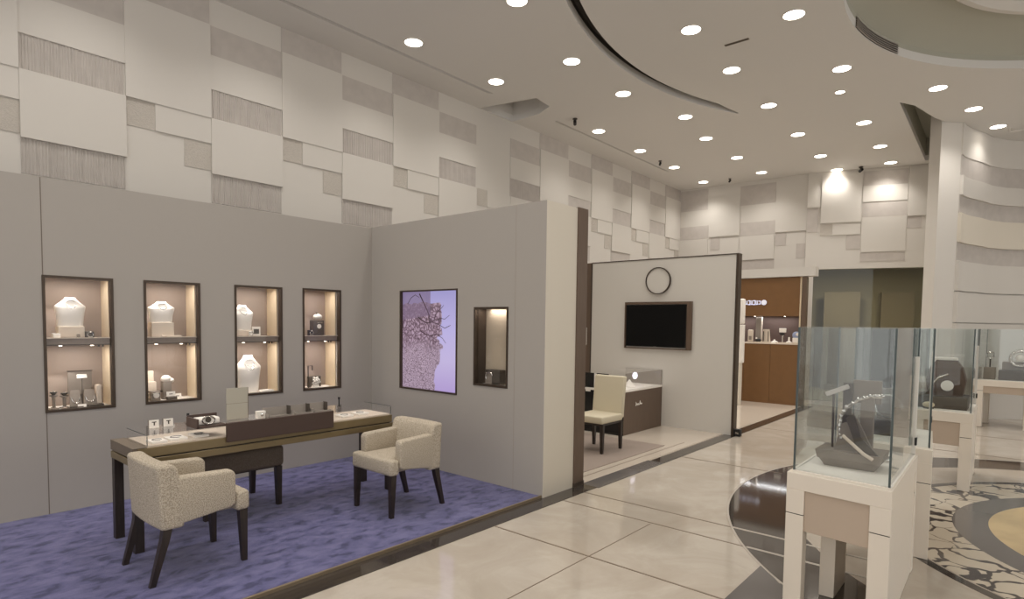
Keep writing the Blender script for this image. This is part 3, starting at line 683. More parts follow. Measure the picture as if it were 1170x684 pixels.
# long brown panel on front
ZG = .022+TZ+.084
tag(MB().box(1.90, 4.425, .70, 2.80, 4.449, .845, .003, 1).build('leather_panel', TRAYB), 'long dark brown leather panel standing along the front edge of the desk', 'panel')
t = thing('watch_tray', 'open dark tray with a silver watch on a white pillow, left of the brown panel', 'tray', (1.80, 4.56, ZG))
MB().box(-.09, -.09, 0, .12, .10, .012).build('tray_base', TRAYB, t); MB().box(-.095, -.09, 0, -.08, .10, .07).build('tray_side', TRAYB, t); MB().box(-.09, .09, 0, .12, .10, .08).build('tray_back', TRAYB, t)
pl = MB().box(-.07, -.02, .012, .10, .07, .065, .015, 3).build('pillow', WHITEP, t, smooth=True)
MB().tube([(.015+.045*math.cos(a), -.02+.0*a, .045+.028*math.sin(a)) for a in [k*PI/9 for k in range(18)]], .006, 6, closed=True).build('strap', SILVER, t, smooth=True)
MB().lathe([(0, 0), (.02, 0), (.02, .008), (0, .008)], (0, 0), 20, M=Matrix.Translation((.01, -.024, .05)) @ Matrix.Rotation(PI/2, 4, 'X')).build('watch_face', TAUPED, t)
t = thing('menu_board', 'pale upright folding card board standing on the desk behind the brown panel', 'sign board', (2.11, 4.72, ZG))
MB().box(-.085, 0, 0, .085, .006, .125).build('lower_leaf', PALE, t); MB().box(-.085, 0, .127, .085, .006, .25).build('upper_leaf', PALE, t)
MB().box(.084, -.001, 0, .088, .007, .25).build('edge_strip', TABLED, t); MB().box(-.085, .001, .125, .085, .005, .1275).build('hinge_strip', TABLED, t)
MB().box(-.05, .006, 0, .05, .07, .003).build('foot', PALE, t)
for i, (x, w, lab) in enumerate(((2.39, .22, 'widest grey acrylic tray behind the brown panel, beside the earring box'), (2.59, .17, 'middle grey acrylic tray behind the brown panel'), (2.765, .165, 'rightmost grey acrylic tray behind the brown panel'))):
    t = thing('acrylic_tray', lab, 'tray', (x, 4.60, ZG))
    mb = MB(); mb.box(-w/2, -.06, 0, w/2, .06, .006); mb.box(-w/2, .055, 0, w/2, .06, .075); mb.box(-w/2, -.06, 0, w/2, -.055, .02); mb.box(-w/2, -.06, 0, -w/2+.005, .06, .04); mb.build('tray_body', ACRYL, t)
    MB().box(w/2-.007, .0, 0, w/2, .06, .08).build('divider', TAUPED, t)
t = thing('earring_box', 'small white box with a silver earring on the desk beside the pale card board', 'box', (2.25, 4.62, ZG))
MB().box(-.035, -.02, 0, .035, .02, .06, .003).build('box', WHITEP, t); MB().ball((0, -.024, .03), .012).build('earring', SILVER, t)
def ear_card(x, lab):
    t = thing('earring_card', lab, 'card', (x, 4.74, ZG-.0)); MB().box(-.032, 0, 0, .032, .004, .058).build('card', WHITEP, t); MB().box(-.032, .004, 0, -.027, .03, .058).build('card_side', TAUPE, t)
    MB().box(-.014, -.003, .040, .014, 0, .046).build('pendant_bar', TAUPED, t); MB().box(-.003, -.003, .018, .005, 0, .04).build('pendant_drop', TAUPED, t)
ear_card(1.515, 'left of the two small white earring cards on the desk glass')
ear_card(1.61, 'right of the two small white earring cards on the desk glass')
def post(x, lab, h):
    t = thing('stylus_stand', lab, 'stand', (x, 4.75, ZG)); MB().lathe([(0, 0), (.018, 0), (.018, .004), (.006, .006), (.006, h), (.010, h), (.010, h+.02), (0, h+.02)], (0, 0), 10).build('stem', BLACKM, t, smooth=True); MB().lathe([(0, 0), (.02, 0), (.02, .003), (0, .003)], (0, 0), 12).build('foot', TABLED, t)
post(1.75, 'thin dark upright stand on the desk left of the watch tray', .06)
post(3.06, 'thin dark upright stand near the right end of the desk', .07)
for i, (x, y, w, lab) in enumerate(((1.47, 4.55, .10, 'pale suede pad under the desk glass, nearest the left end'), (1.60, 4.57, .12, 'pale suede pad under the desk glass below the earring cards'), (1.76, 4.58, .10, 'pale suede pad with a fine chain under the desk glass, by the dark stand'),
                                    (3.02, 4.6, .12, 'pale suede pad under the desk glass just right of the brown panel'), (3.2, 4.62, .12, 'pale suede pad under the desk glass nearest the right end'))):
    t = thing('jewellery_pad', lab, 'display pad', (x, y, ZT))
    MB().box(-w/2, -.06, 0, w/2, .07, .018, .003).build('pad', WHITEP, t)
    MB().tube([(w*.3*math.cos(a), .035*math.sin(a), .020) for a in [k*PI/8 for k in range(14)]], .002, 6).build('chain', TAUPED, t, smooth=True)

# ------------------------------------------------------------------ armchairs
def armchair(label, loc, rz):
    t = thing('armchair', label, 'chair', loc, rz)
    # local: faces +x, origin under the middle of the back, z=0 carpet
    mb = MB(); tb = bmesh.new()
    rings = []
    for z, dx, th in ((.325, .015, .13), (.42, .01, .135), (.62, 0, .125), (.69, -.005, .115), (.725, -.006, .09)):
        rings.append((z, dx, th))
    prof = []
    for k in range(17):
        s_ = -1+2*k/16; y = .278*s_; bow = -.018*(1-s_*s_); top = .728-.012*(1-abs(s_))+0
        prof.append((y, bow))
    rr = []
    for z, dx, th in rings:
        r_ = [(dx+b, y, z) for y, b in prof]+[(dx+b+th, y, z) for y, b in prof[::-1]]
        rr.append(r_)
    mb.loft(rr); o = mb.build('backrest', TWEED, t, smooth=50)
    bv = o.modifiers.new('round', 'BEVEL'); bv.width = .022; bv.segments = 3; bv.limit_method = 'ANGLE'; bv.angle_limit = math.radians(50)
    for s in (-1, 1):
        y0, y1 = sorted((s*.280, s*.197))
        MB().poly([(.10, .345), (.42, .385), (.452, .40), (.452, .60), (.43, .625), (.10, .638)], y0, y1, .016, 3, M=Matrix(((1, 0, 0, 0), (0, 0, 1, 0), (0, 1, 0, 0), (0, 0, 0, 1)))).build('armrest', TWEED, t, smooth=50)
    MB().poly([(.09, -.195), (.454, -.195), (.454, -.272), (.545, -.272), (.548, 0), (.545, .272), (.454, .272), (.454, .195), (.09, .195)], .345, .475, .024, 3).build('seat', TWEED, t, smooth=50)
    for s in (-1, 1):
        MB().frustum((.515, s*.240), .016, (.505, s*.238), .026, 0, .37).build('leg', WOOD, t)
        mb = MB(); pts = [(-.035, 0), (.0, .13), (.035, .26), (.055, .37)]; rg = []
        for (x, z), h in zip(pts, (.016, .019, .023, .026)): rg.append([(x-h, s*.245-h, z), (x+h, s*.245-h, z), (x+h, s*.245+h, z), (x-h, s*.245+h, z)])
        mb.loft(rg).build('leg', WOOD, t)
    return t
armchair('beige boucle armchair at the left end of the desk, its back to the viewer', (1.232, 4.075, .022), 0)
armchair('beige boucle armchair with dark legs facing left, in front of the coral screen', (3.435, 4.025, .022), PI)
t = thing('stool', 'upholstered stool, desk shadow put into its fabric colour, dark legs, tucked behind the desk', 'stool', (2.19, 5.04, .022))
MB().box(-.345, -.27, .335, .345, .27, .515, .035, 4).build('seat', TWEED_SHADE, t, smooth=50)
MB().box(-.30, -.23, .325, .30, .23, .337).build('seat_frame', WOOD, t)
for sx in (-1, 1):
    for sy in (-1, 1): MB().frustum((sx*.30, sy*.245), .019, (sx*.30, sy*.235), .026, 0, .336).build('leg', WOOD, t)

# ------------------------------------------------------------------ second booth
struct(MB().box(8.6, 3.12, 0, 8.7, 5.6, 2.65).build('wall_television', W_GLOSS))
mb = MB(); mb.box(8.585, 3.10, 0, 8.715, 3.135, 2.665); mb.box(8.59, 3.12, 2.65, 8.71, 5.6, 2.665); trim(mb, BRONZE)
t = thing('brown_door', 'dark brown veneer door leaf beside the television wall', 'door', (8.6, 5.6, 0))
lf = MB().box(0, 0, 0, .06, .88, 2.66, .003, 1).build('leaf', BROWNW, t); MB().tube([(-.03, .08, 1.25), (-.03, .08, 1.55)], .01, 8).build('handle', SILVER, lf); MB().box(-.012, .0, 0, .0, .02, 2.66).build('edge_strip', BRONZE, t)
t = thing('television', 'black television recessed in a dark frame on the white booth wall', 'television', (8.6, 4.352, 1.602))
mb = MB()
for a in ((-.05, -.575, -.375, -.001, -.50, .375), (-.05, .56, -.375, -.001, .575, .375), (-.05, -.50, .335, -.001, .56, .375), (-.05, -.50, -.375, -.001, .56, -.36)): mb.box(*a)
mb.build('surround', BROWNW, t)
bz = MB().box(-.035, -.49, -.34, -.006, .55, .33, .004, 1).build('bezel', BLACKM, t); MB().box(-.038, -.48, -.33, -.034, .54, .32).build('panel', TVM, bz)
MB().box(-.040, .0, -.336, -.037, .05, -.332).build('maker_mark', SILVER, bz)
t = thing('wall_clock', 'round blank-faced wall clock with thin dark rim above the television', 'clock', (8.6, 4.355, 2.31))
MY = Matrix.Rotation(-PI/2, 4, 'Y')
MB().lathe([(.200, .002), (.213, .002), (.213, .04), (.200, .04), (.200, .002)], (0, 0), 64, M=MY).build('rim', BRONZE, t, smooth=True)
MB().lathe([(0, .02), (.2, .02), (.2, .004)], (0, 0), 64, M=MY).build('face', W_GLOSS, t)
t = thing('reception_counter', 'brown reception counter with glass upper case against the television wall', 'counter', (7.38, 4.25, .008))
CW, CD = 1.215, .66
MB().box(.02, 0, 0, CW, .03, .625).build('front_panel', BROWNW, t); MB().box(0, .0, 0, .03, CD, .625).build('end_panel', BLACK, t); MB().box(.03, CD-.03, 0, CW, CD, .625).build('rear_panel', BROWNW, t)
MB().box(.0, -.004, .625, CW, CD, .655, .002, 1).build('ledge', WHITEP, t)
mb = MB(); mb.box(0, 0, .655, CW, .006, .895); mb.box(0, 0, .655, .006, CD, .895); mb.box(0, 0, .895, CW, CD, .902); mb.build('glass_case', GLASSL, t)
mb = MB(); mb.box(.008, .25, .66, .014, .45, .88); mb.box(.008, .50, .66, .014, CD, .88); mb.build('dark_screen', BLACK, t); MB().box(-.002, .46, .66, .0075, .49, .88).build('mullion', WHITEP, t)
MB().box(CW-.02, .008, .655, CW, CD-.01, .893).build('rear_glass', ACRYL, t)
MB().box(-.012, .55, .60, 0, .63, .66).build('socket', WHITEP, t)
sc = MB()
pth = [(.37, .40), (.375, .46), (.38, .41), (.40, .435), (.415, .41), (.43, .43), (.44, .41), (.455, .43), (.47, .41), (.49, .425), (.50, .47), (.51, .415), (.53, .43), (.545, .415), (.56, .43)]
sc.tube([(x, -.006, z) for x, z in pth], .006, 6).build('script_logo', WHITEP, t)
sc = MB().ball((0, 0, 0), .055, (1, .6, 1), 20).build('display_globe', mat('lit_white', (250, 246, 250), .5, emit=(236, 230, 255), estr=1.6)); sc.location = (8.17, 4.50, .82); tag(sc, 'glowing white round display lamp inside the reception counter glass', 'lamp')
t = thing('ring_cone', 'white cone display standing left of the glowing lamp in the counter', 'display stand', (7.93, 4.46, .664)); MB().lathe([(0, 0), (.09, 0), (.0, .12)], (0, 0), 20).build('cone', WHITEP, t, smooth=True); MB().ball((0, 0, .115), .006).build('tip', TAUPED, t)
t = thing('side_chair', 'cream upholstered side chair with dark legs in front of the reception counter', 'chair', (6.62, 4.03, .014), PI)
MB().box(-.24+.24, -.225, .37, .50, .225, .46, .02, 3).build('seat', mat('cream_leather', (206, 196, 172), .6), t, smooth=50)
mb = MB(); rg = []
for z, x in ((.40, .0), (.6, -.015), (.8, -.04), (.93, -.06)): rg.append([(x-.03, -.225, z), (x+.035, -.225, z), (x+.035, .225, z), (x-.03, .225, z)])
o = mb.loft(rg).build('backrest', MATS['cream_leather'], t, smooth=50); bv = o.modifiers.new('round', 'BEVEL'); bv.width = .015; bv.segments = 2; bv.limit_method = 'ANGLE'
MB().box(.01, -.21, .345, .48, .21, .37).build('seat_frame', WOOD, t)
for x in (.02, .455):
    for y in (-.2, .2): MB().frustum((x-.01 if x < .1 else x, y), .016, (x, y), .024, 0, .36).build('leg', WOOD, t)
tag(MB().box(5.25, 3.50, .008, 7.2, 5.5, .014).build('floor_mat', mat('grey_floor_mat', (150, 136, 126), .8)), 'flat grey floor mat under the cream side chair', 'rug')
trim(MB().box(4.9, 3.40, .0075, 7.6, 3.41, .0095), JOINT)
t = thing('floor_socket', 'small black floor-level socket box at the foot of the television wall', 'socket', (8.62, 3.05, .006))
MB().box(-.04, -.05, 0, .04, .04, .10, .004).build('box', BLACKM, t); MB().box(-.042, -.03, .03, -.04, .02, .06).build('label_plate', SILVER, t)

# ------------------------------------------------------------------ third booth, tan cabinet
t = thing('wall_cabinet', 'tall tan wall cabinet with an open display shelf and two doors below', 'cabinet', (12.75, 3.36, .008))
CWD = 1.75
for y0, y1 in ((0, .53), (.534, 1.064), (1.068, CWD)): MB().box(0, y0, 0, .02, y1, 1.235).build('door', BROWNC, t)
MB().box(.02, 0, 0, .5, CWD, 1.23).build('carcass', BROWNC, t); MB().box(-.012, 0, 1.235, .5, CWD, 1.255).build('counter_edge', FELT, t)
MB().box(0, 0, 1.815, .5, CWD, 2.605).build('upper_panel', BROWNC, t); MB().box(.36, 0, 1.255, .5, CWD, 1.815).build('shelf_back', mat('plum_backing', (92, 74, 68), .7), t)
MB().box(.0, -.03, 0, .5, -.002, 2.605).build('end_panel', NICHEC, t)
l = bpy.data.lights.new('added_shelf_light', 'AREA'); l.energy = 5; l.size = .1; l.shape = 'RECTANGLE'; l.size_y = 1.5; lo = bpy.data.objects.new('added_shelf_light', l); COL.objects.link(lo); lo.parent = t; lo.location = (.2, .9, 1.80)  # shelf lamp and its lenses are added; no fitting is visible there
for yy in (.3, .9, 1.4): MB().lathe([(0, 1.808), (.014, 1.808), (.016, 1.815)], (.1, yy), 12).build('spot_lens', SPOTM, t)
struct(MB().box(12.70, 3.08, 2.62, 12.95, 5.2, 2.80).build('wall_header', W_WHITE))
t = thing('slim_post', 'slim dark brown post at the right side of the tan cabinet', 'post', (12.73, 3.28, .008)); MB().box(-.02, -.045, 0, .14, .035, 2.6).build('shaft', BROWNW, t); MB().box(-.022, -.047, 0, .142, .037, .03).build('foot_plate', BRONZE, t)
t = thing('lit_sign', 'small bluish-white lettered sign on the upper panel of the tan cabinet', 'sign', (12.742, 4.21, 2.105))
SG = mat('sign_face', (226, 226, 236), .5, emit=(220, 224, 246), estr=.35)
for i, (dy, w, h) in enumerate(((.20, .045, .08), (.145, .045, .10), (.09, .04, .09), (.04, .045, .10), (-.015, .04, .09), (-.07, .045, .08))):
    mb = MB(); mb.box(-.01, dy-w/2, -h/2, .008, dy-w/2+.012, h/2); mb.box(-.01, dy-w/2, -h/2, .008, dy+w/2, -h/2+.02); mb.box(-.01, dy-w/2, h/2-.02, .008, dy+w/2, h/2) if i % 2 else mb.box(-.01, dy+w/2-.012, -h/2, .008, dy+w/2, h/2); mb.build('letter', SG, t)
MB().lathe([(0, 0), (.055, 0), (.055, .012), (0, .018)], (0, 0), 24, M=Matrix.Translation((.004, -.16, 0)) @ Matrix.Rotation(-PI/2, 4, 'Y')).build('disc', SG, t, smooth=True)
ZS = 1.263
def watch_stand(y, h, w, label, kind):
    t = thing('watch_stand', label, 'display stand', (12.86, y, ZS))
    MB().box(-.06, -w/2, 0, .06, w/2, .02, .004).build('base', FELT, t)
    if kind == 0:
        MB().poly([(-w/2, 0), (w/2, 0), (w*.35, h), (-w*.35, h)], -.01, .01, .003, 1, M=Matrix(((.3, 0, 1, 0), (1, 0, 0, 0), (0, 1, 0, .015), (0, 0, 0, 1)))).build('easel_panel', FELT, t)
        for s in (-.25, .25): MB().tube([(-.02, s*w, .03), (-.02, s*w, h*.9)], .012, 6).build('strap', TAUPED, t)
    elif kind == 1:
        MB().tube([(0, 0, .01), (-.01, 0, h*.45), (0, -.03, h*.7)], .012, 8).build('stem', SILVER, t)
        MB().box(-.04, -w/2, h*.72, .02, w/2, h, .01, 2).build('head', WHITEP, t); MB().box(-.045, -w*.35, h*.55, -.02, w*.35, h*.7, .01, 2).build('watch', BLACKM, t)
    elif kind == 2:
        MB().lathe([(0, .0), (w*.5, .0), (w*.45, .03), (.02, .05), (.015, h), (0, h)], (0, 0), 20).build('cone', WHITEP, t, smooth=True)
    elif kind == 3:
        MB().box(-.04, -w*.4, .02, .04, w*.4, .12, .005).build('block', WHITEP, t); MB().ball((0, 0, h*.72), w*.5, (.4, 1, 1), 20).build('globe', mat('blue_plate', (150, 160, 190), .3), t, smooth=True); MB().ball((-.025, -.03, h*.8), w*.22, (.3, 1, 1)).build('highlight_disc', WHITEP, t)
    elif kind == 4:
        MB().box(-.02, -w*.4, .02, .03, w*.4, h, .02, 3).build('tablet', FELT, t, smooth=True); MB().box(-.03, -w*.2, h*.2, -.02, w*.2, h*.5).build('plaque', TAUPE, t)
    elif kind == 5:
        MB().ball((0, 0, .05), w*.45, (1, 1.2, .7)).build('cushion', BLACKM, t, smooth=True); MB().ball((-.02, .03, .09), .02).build('pearl', WHITEP, t)
    return t
watch_stand(4.34, .27, .14, 'pale rounded tablet stand at the left end of the tan cabinet shelf', 4)
watch_stand(4.18, .12, .12, 'low black watch cushion with pearl on the tan cabinet shelf', 5)
watch_stand(4.02, .27, .20, 'pale forked easel with two straps on the tan cabinet shelf', 0)
watch_stand(3.85, .08, .15, 'low white cone dish on the tan cabinet shelf, left of the head-shaped stand', 2)
watch_stand(3.69, .31, .13, 'tall white-headed watch stand on the tan cabinet shelf', 1)
watch_stand(3.565, .13, .12, 'small white ring cone between the tall stand and the blue plate', 2)
watch_stand(3.43, .24, .15, 'round blue-and-white plate on a white block, right end of the tan cabinet shelf', 3)
t = thing('showcase_column', 'smoked glass column standing on the tan cabinet shelf', 'column', (12.95, 4.2, ZS)); MB().box(-.04, -.055, 0, .04, .055, .54).build('shaft', ACRYL, t); MB().box(-.045, -.06, .0, .045, -.055, .54).build('edge', FELT, t)
t = thing('display_plinth', 'slim white column with a rounded upper panel beside the television wall edge', 'plinth', (12.0, 4.28, .008))
MB().box(-.05, -.07, 0, .05, .25, .86, .005).build('base', W_CREAM, t); MB().box(-.06, -.10, .86, .06, .25, 1.63, .012, 2).build('lower_panel', WHITEP, t); MB().box(-.06, -.10, 1.64, .06, .25, 2.15, .03, 3).build('upper_panel', WHITEP, t, smooth=40)

# ------------------------------------------------------------------ free-standing glass cases
def glass_case(label, FR, FL, BL, BR, zt=.775, zg=1.607, mid=None, rev=.534, panel=(.44, .665), leg=.1, lock=True, back=True, sidepanel=True):
    cx, cy = (FR[0]+FL[0]+BL[0]+BR[0])/4, (FR[1]+FL[1]+BL[1]+BR[1])/4
    t = thing('glass_display_case', label, 'display case', (cx, cy, .004))
    q = [Vector((p[0]-cx, p[1]-cy)) for p in (FR, FL, BL, BR)]
    fr, fl, bl, br_ = q
    fd = (fl-fr).normalized(); sd = ((br_-fr).normalized())
    def quad4(a, b, c, d, z0, z1, name, m, bev=.002): return MB().poly([tuple(a), tuple(b), tuple(c), tuple(d)], z0, z1, bev, 1).build(name, m, t)
    quad4(fr, fl, bl, br_, zt-.1, zt-.004, 'top_slab', WHITE)
    W = (fl-fr).length; D = (br_-fr).length
    bd = (bl-br_).normalized()
    for (c, a, b) in ((fr, fd, sd), (fl, -fd, (bl-fl).normalized()), (br_, bd, -sd), (bl, -bd, (fl-bl).normalized())):
        for z0, z1 in ((0, rev-.004), (rev+.001, zt-.1)):
            quad4(c, c+a*leg, c+a*leg+b*leg*.9, c+b*leg*.9, z0, z1, 'leg', WHITE)
        quad4(c+a*.003+b*.003, c+a*(leg-.003)+b*.003, c+a*(leg-.003)+b*(leg*.9-.003), c+a*.003+b*(leg*.9-.003), rev-.004, rev+.001, 'shadow_line', DARKM, 0)
    quad4(fr+fd*leg+sd*.012, fl-fd*leg+sd*.012, fl-fd*leg+sd*.03, fr+fd*leg+sd*.03, panel[0], zt-.1, 'front_panel', PANEL)
    if back: quad4(br_+bd*leg-sd*.03, bl-bd*leg-sd*.03, bl-bd*leg-sd*.012, br_+bd*leg-sd*.012, panel[0], zt-.1, 'back_panel', PANEL)
    if sidepanel:
        s2 = (bl-fl).normalized()
        quad4(fr+sd*leg*.9+fd*.004, br_-sd*leg*.9+bd*.004, br_-sd*leg*.9+bd*.02, fr+sd*leg*.9+fd*.02, .0, zt-.1, 'side_panel', WHITE)
    if mid: MB().box(mid[0]-cx, mid[1]-cy, 0, mid[2]-cx, mid[3]-cy, zt-.1).build('inner_post', WHITE, t)
    i = .022
    a, b, c, d = fr+fd*i+sd*i*3, fl-fd*i+sd*i*3, bl-bd*i-sd*i, br_+bd*i-sd*i
    quad4(a-fd*.01, b+fd*.01, c+bd*.01, d-bd*.01, zt-.004, zt, 'deck', WHITEP, 0)
    th = .007
    def pane(p, r_): 
        dr = (r_-p).normalized(); nn = Vector((-dr.y, dr.x))*th
        if nn.dot(-((p+r_)/2)) < 0: nn = -nn
        quad4(p+dr*th, r_-dr*th, r_-dr*th+nn, p+dr*th+nn, zt, zg, 'glass_pane', GLASS, 0)
    pane(a, b); pane(b, c); pane(c, d); pane(d, a)
    quad4(a, b, c, d, zg, zg+.008, 'glass_top', GLASS, 0)
    for p, s in ((a, 1), (b, 1), (c, 1), (d, 1)):
        MB().box(p.x-.005, p.y-.005, zt, p.x+.005, p.y+.005, zg+.004).build('corner_seal', CHROME, t)
    if lock:
        lr = MB().box(d.x-.05, d.y-.012, zt+.01, d.x-.03, d.y+.006, zg-.18, .003, 1).build('lock_rail', W_GLOSS, t); MB().box(d.x-.055, d.y-.018, zt+.07, d.x-.025, d.y-.006, zt+.12).build('lock', BLACKM, lr)
    l = bpy.data.lights.new('case_light', 'AREA'); l.energy = 0; 
    bpy.data.lights.remove(l)
    return t
glass_case('white-legged glass display case nearest the viewer, holding a silver bangle display', (3.54, .455), (3.615, .985), (4.74, .99), (4.70, .47), mid=(3.85, .765, 4.15, .845))
glass_case('second white glass display case, directly behind the nearest one', (4.94, .41), (5.0, .94), (5.98, 1.0), (5.9, .50))
glass_case('third glass display case, beside the crackled floor ring, with a brown bust display', (7.30, .30), (7.34, .80), (8.35, .80), (8.35, .31))
glass_case('farthest glass display case, in front of the curved white wall', (12.35, -.22), (12.35, .50), (13.0, .42), (13.0, -.22), rev=.60, panel=(.56, .66), lock=False)
# contents of the nearest case
t = thing('bangle_display', 'taupe sculpted jewellery display with a silver beaded bangle in the nearest glass case', 'jewellery display', (4.02, .73, .779))
mb = MB(); rg = []
for z, a, b, sh in ((0, .09, .13, 0), (.045, .115, .155, 0), (.05, .125, .165, 0), (.10, .135, .175, 0)): rg.append([(-a, -b, z), (a, -b, z), (a, b, z), (-a, b, z)])
mb.loft(rg).build('tray_base', TAUPE, t)
MB().poly([(-.17, .08), (-.06, .08), (.02, .30), (-.02, .34), (-.06, .20)], -.12, -.105, .002, 1, M=Matrix(((0, 0, 1, 0), (1, 0, 0, 0), (0, 1, 0, 0), (0, 0, 0, 1)))).build('wing', TAUPED, t)
MB().poly([(-.13, .09), (.09, .09), (.05, .26), (-.03, .30)], -.07, -.05, .002, 1, M=Matrix(((0, 0, 1, 0), (1, 0, 0, 0), (0, 1, 0, 0), (0, 0, 0, 1)))).build('wing', TAUPE, t)
MB().box(.02, -.10, .09, .05, -.03, .42, .004).build('upright', TAUPE, t); MB().box(.03, .02, .09, .055, .07, .50, .004).build('upright', TAUPED, t); MB().box(.05, -.13, .38, .07, .02, .52, .004).build('plaque', TAUPE, t)
MB().tube([(0, .11, .10), (0, .115, .46)], .007, 8).build('rod', TAUPED, t)
MB().box(-.02, -.07, -.014, .03, .06, .014, .003, M=Matrix.Translation((0, .10, .45)) @ Matrix.Rotation(-.45, 4, 'X')).build('tilted_card', W_GREY, t)
pts = [(-.03, -.02+.15*math.cos(a)-.05, .22+.20*math.sin(a)) for a in [math.radians(95+k*10) for k in range(10)]]
pts = [(-.05, -.15, .44), (-.05, -.09, .435), (-.05, -.03, .41), (-.05, .03, .36), (-.05, .06, .30), (-.05, .065, .24), (-.055, .06, .19), (-.06, .045, .15)]
MB().tube(pts, .010, 8).build('bangle', SILVER, t, smooth=True)
mb = MB()
for i in range(len(pts)-1):
    for f_ in (0, .5):
        p = Vector(pts[i]).lerp(Vector(pts[i+1]), f_); mb.ball(p+Vector((-.006, 0, .004)), .012, seg=8)
mb.build('beads', SILVER, t, smooth=True)
MB().tube([(-.13, .03, .20), (-.14, -.02, .16), (-.145, -.08, .11), (-.14, -.13, .08)], .010, 8).build('ribbon_arm', FELT, t, smooth=True)
t = thing('open_cuff', 'silver open cuff lying beside the taupe display in the nearest glass case', 'jewellery', (4.32, .66, .779))
MB().tube([(.07*math.cos(a), .09*math.sin(a), .012) for a in [.6+k*.35 for k in range(15)]], .012, 8).build('cuff', SILVER, t, smooth=True); MB().ball((.07*math.cos(.6), .09*math.sin(.6), .014), .018).build('end_bead', SILVER, t)
# second case
t = thing('bangle_display', 'taupe block display standing inside the second glass case', 'jewellery display', (5.45, .75, .779))
MB().box(-.12, -.14, 0, .12, .14, .12, .01).build('block', TAUPED, t); MB().box(.0, -.05, .12, .04, .08, .36, .006).build('upright', TAUPE, t); MB().tube([(-.02, .09*math.cos(a), .22+.09*math.sin(a)) for a in [k*PI/10 for k in range(20)]], .008, 8, closed=True).build('bangle', SILVER, t, smooth=True)
# third case
t = thing('watch_bust', 'brown angular watch display with white cap inside the third glass case', 'jewellery display', (7.75, .56, .779))
BB = mat('umber_suede', (96, 76, 64), .6)
MB().box(-.2, -.2, 0, .2, .22, .13, .008).build('plinth', TAUPED, t); rg = []
mb = MB()
for z, a, b in ((.13, .11, .15), (.30, .12, .17), (.42, .10, .14), (.50, .06, .09)): rg.append([(-a, -b, z), (a, -b, z), (a, b, z), (-a, b, z)])
mb.loft(rg).build('bust_form', BB, t)
MB().box(-.05, -.09, .50, .05, .11, .53, .008).build('cap', WHITEP, t); MB().box(-.06, .09, .38, .05, .12, .53, .008).build('cap_side', WHITEP, t)
MB().lathe([(0, 0), (.055, 0), (.055, .012), (0, .018)], (0, 0), 24, M=Matrix.Translation((-.125, -.02, .24)) @ Matrix.Rotation(-PI/2, 4, 'Y')).build('watch_face', WHITEP, t, smooth=True)
MB().tube([(-.13, .16, .14), (-.14, .12, .24), (-.13, .06, .32), (-.11, -.02, .36)], .010, 8).build('strap', SILVER, t, smooth=True)
t = thing('ring_tray', 'small pale shell-shaped ring tray at the left of the third glass case', 'jewellery display', (7.49, .68, .779)); MB().ball((0, 0, .04), .045, (1, 1.2, .7)).build('shell', NICHEC, t, smooth=True); MB().lathe([(0, 0), (.05, 0), (.04, .012), (0, .012)], (0, 0), 16).build('dish', TAUPED, t)
# fourth case
t = thing('wreath_display', 'round grey beaded wreath display on dark blocks inside the farthest glass case', 'jewellery display', (12.66, .02, .779))
MB().box(-.12, -.16, 0, .12, .2, .16, .01).build('block', TAUPED, t); MB().box(-.02, -.12, .16, .06, .16, .30, .01).build('block', TAUPE, t)
mb = MB()
for k in range(22):
    a = k*2*PI/22; mb.ball((-.06, -.06+.12*math.cos(a), .36+.12*math.sin(a)), .026, seg=8)
mb.build('wreath', SILVER, t, smooth=True); MB().ball((-.04, -.06, .37), .055).build('pearl', WHITEP, t, smooth=True)
t = thing('necklace_stand', 'thin grey necklace stand left of the wreath in the farthest glass case', 'display stand', (12.66, .335, .779)); MB().lathe([(0, 0), (.07, 0), (.07, .02), (.01, .03), (.01, .35), (0, .35)], (0, 0), 16).build('stand', TAUPED, t, smooth=True); MB().tube([(-.01, .05*math.cos(a), .40+.05*math.sin(a)) for a in [k*PI/8 for k in range(16)]], .01, 6, closed=True).build('necklace', SILVER, t, smooth=True); MB().box(-.08, -.08, 0, .08, .08, .2, .01).build('block', TAUPE, t)

# ------------------------------------------------------------------ downlights
ORD = ['nearest', 'second', 'third', 'fourth', 'fifth', 'sixth', 'seventh']
rows = [('the row next to the patterned left wall', [(4.64, 5.61), (6.10, 5.61), (8.76, 5.64), (10.23, 5.64), (11.74, 5.66), (13.35, 5.70)]),
        ('the row just outside the curved ceiling slit', [(4.73, 4.07), (6.24, 4.44), (7.57, 4.47), (9.02, 4.18), (10.28, 4.36), (11.82, 4.37), (13.28, 4.37)]),
        ('the middle row inside the curved ceiling slit', [(6.43, 2.94), (7.76, 2.975), (9.34, 3.0), (11.04, 3.04), (12.69, 3.07), (14.02, 3.06)]),
        ('the row beside the round ceiling recess', [(6.81, 1.96), (8.60, 1.87), (11.07, 2.05), (12.68, 2.07), (14.05, 2.10)]),
        ('the short row above the curved white wall', [(10.11, .99), (11.40, .66), (12.62, .40)])]
def downlight(x, y, label, r=.105, group=None, w=1.0):
    t = thing('downlight', label, 'ceiling light', (x, y, ZC), 0, group)
    MB().lathe([(r, 0), (r+.018, 0), (r+.016, -.006), (r, -.006), (r, 0)], (0, 0), 28).build('rim', W_WHITE, t, smooth=True)
    MB().lathe([(0, -.004), (r, -.004), (r, 0)], (0, 0), 28).build('diffuser', LEDM, t)
    l = bpy.data.lights.new('downlight_lamp', 'SPOT'); l.energy = SPOT_W*w; l.color = LIGHT_COL; l.spot_size = math.radians(128); l.spot_blend = .9; l.shadow_soft_size = .09
    lo = bpy.data.objects.new('downlight_lamp', l); COL.objects.link(lo); lo.parent = t; lo.location = (0, 0, -.03)
    return t
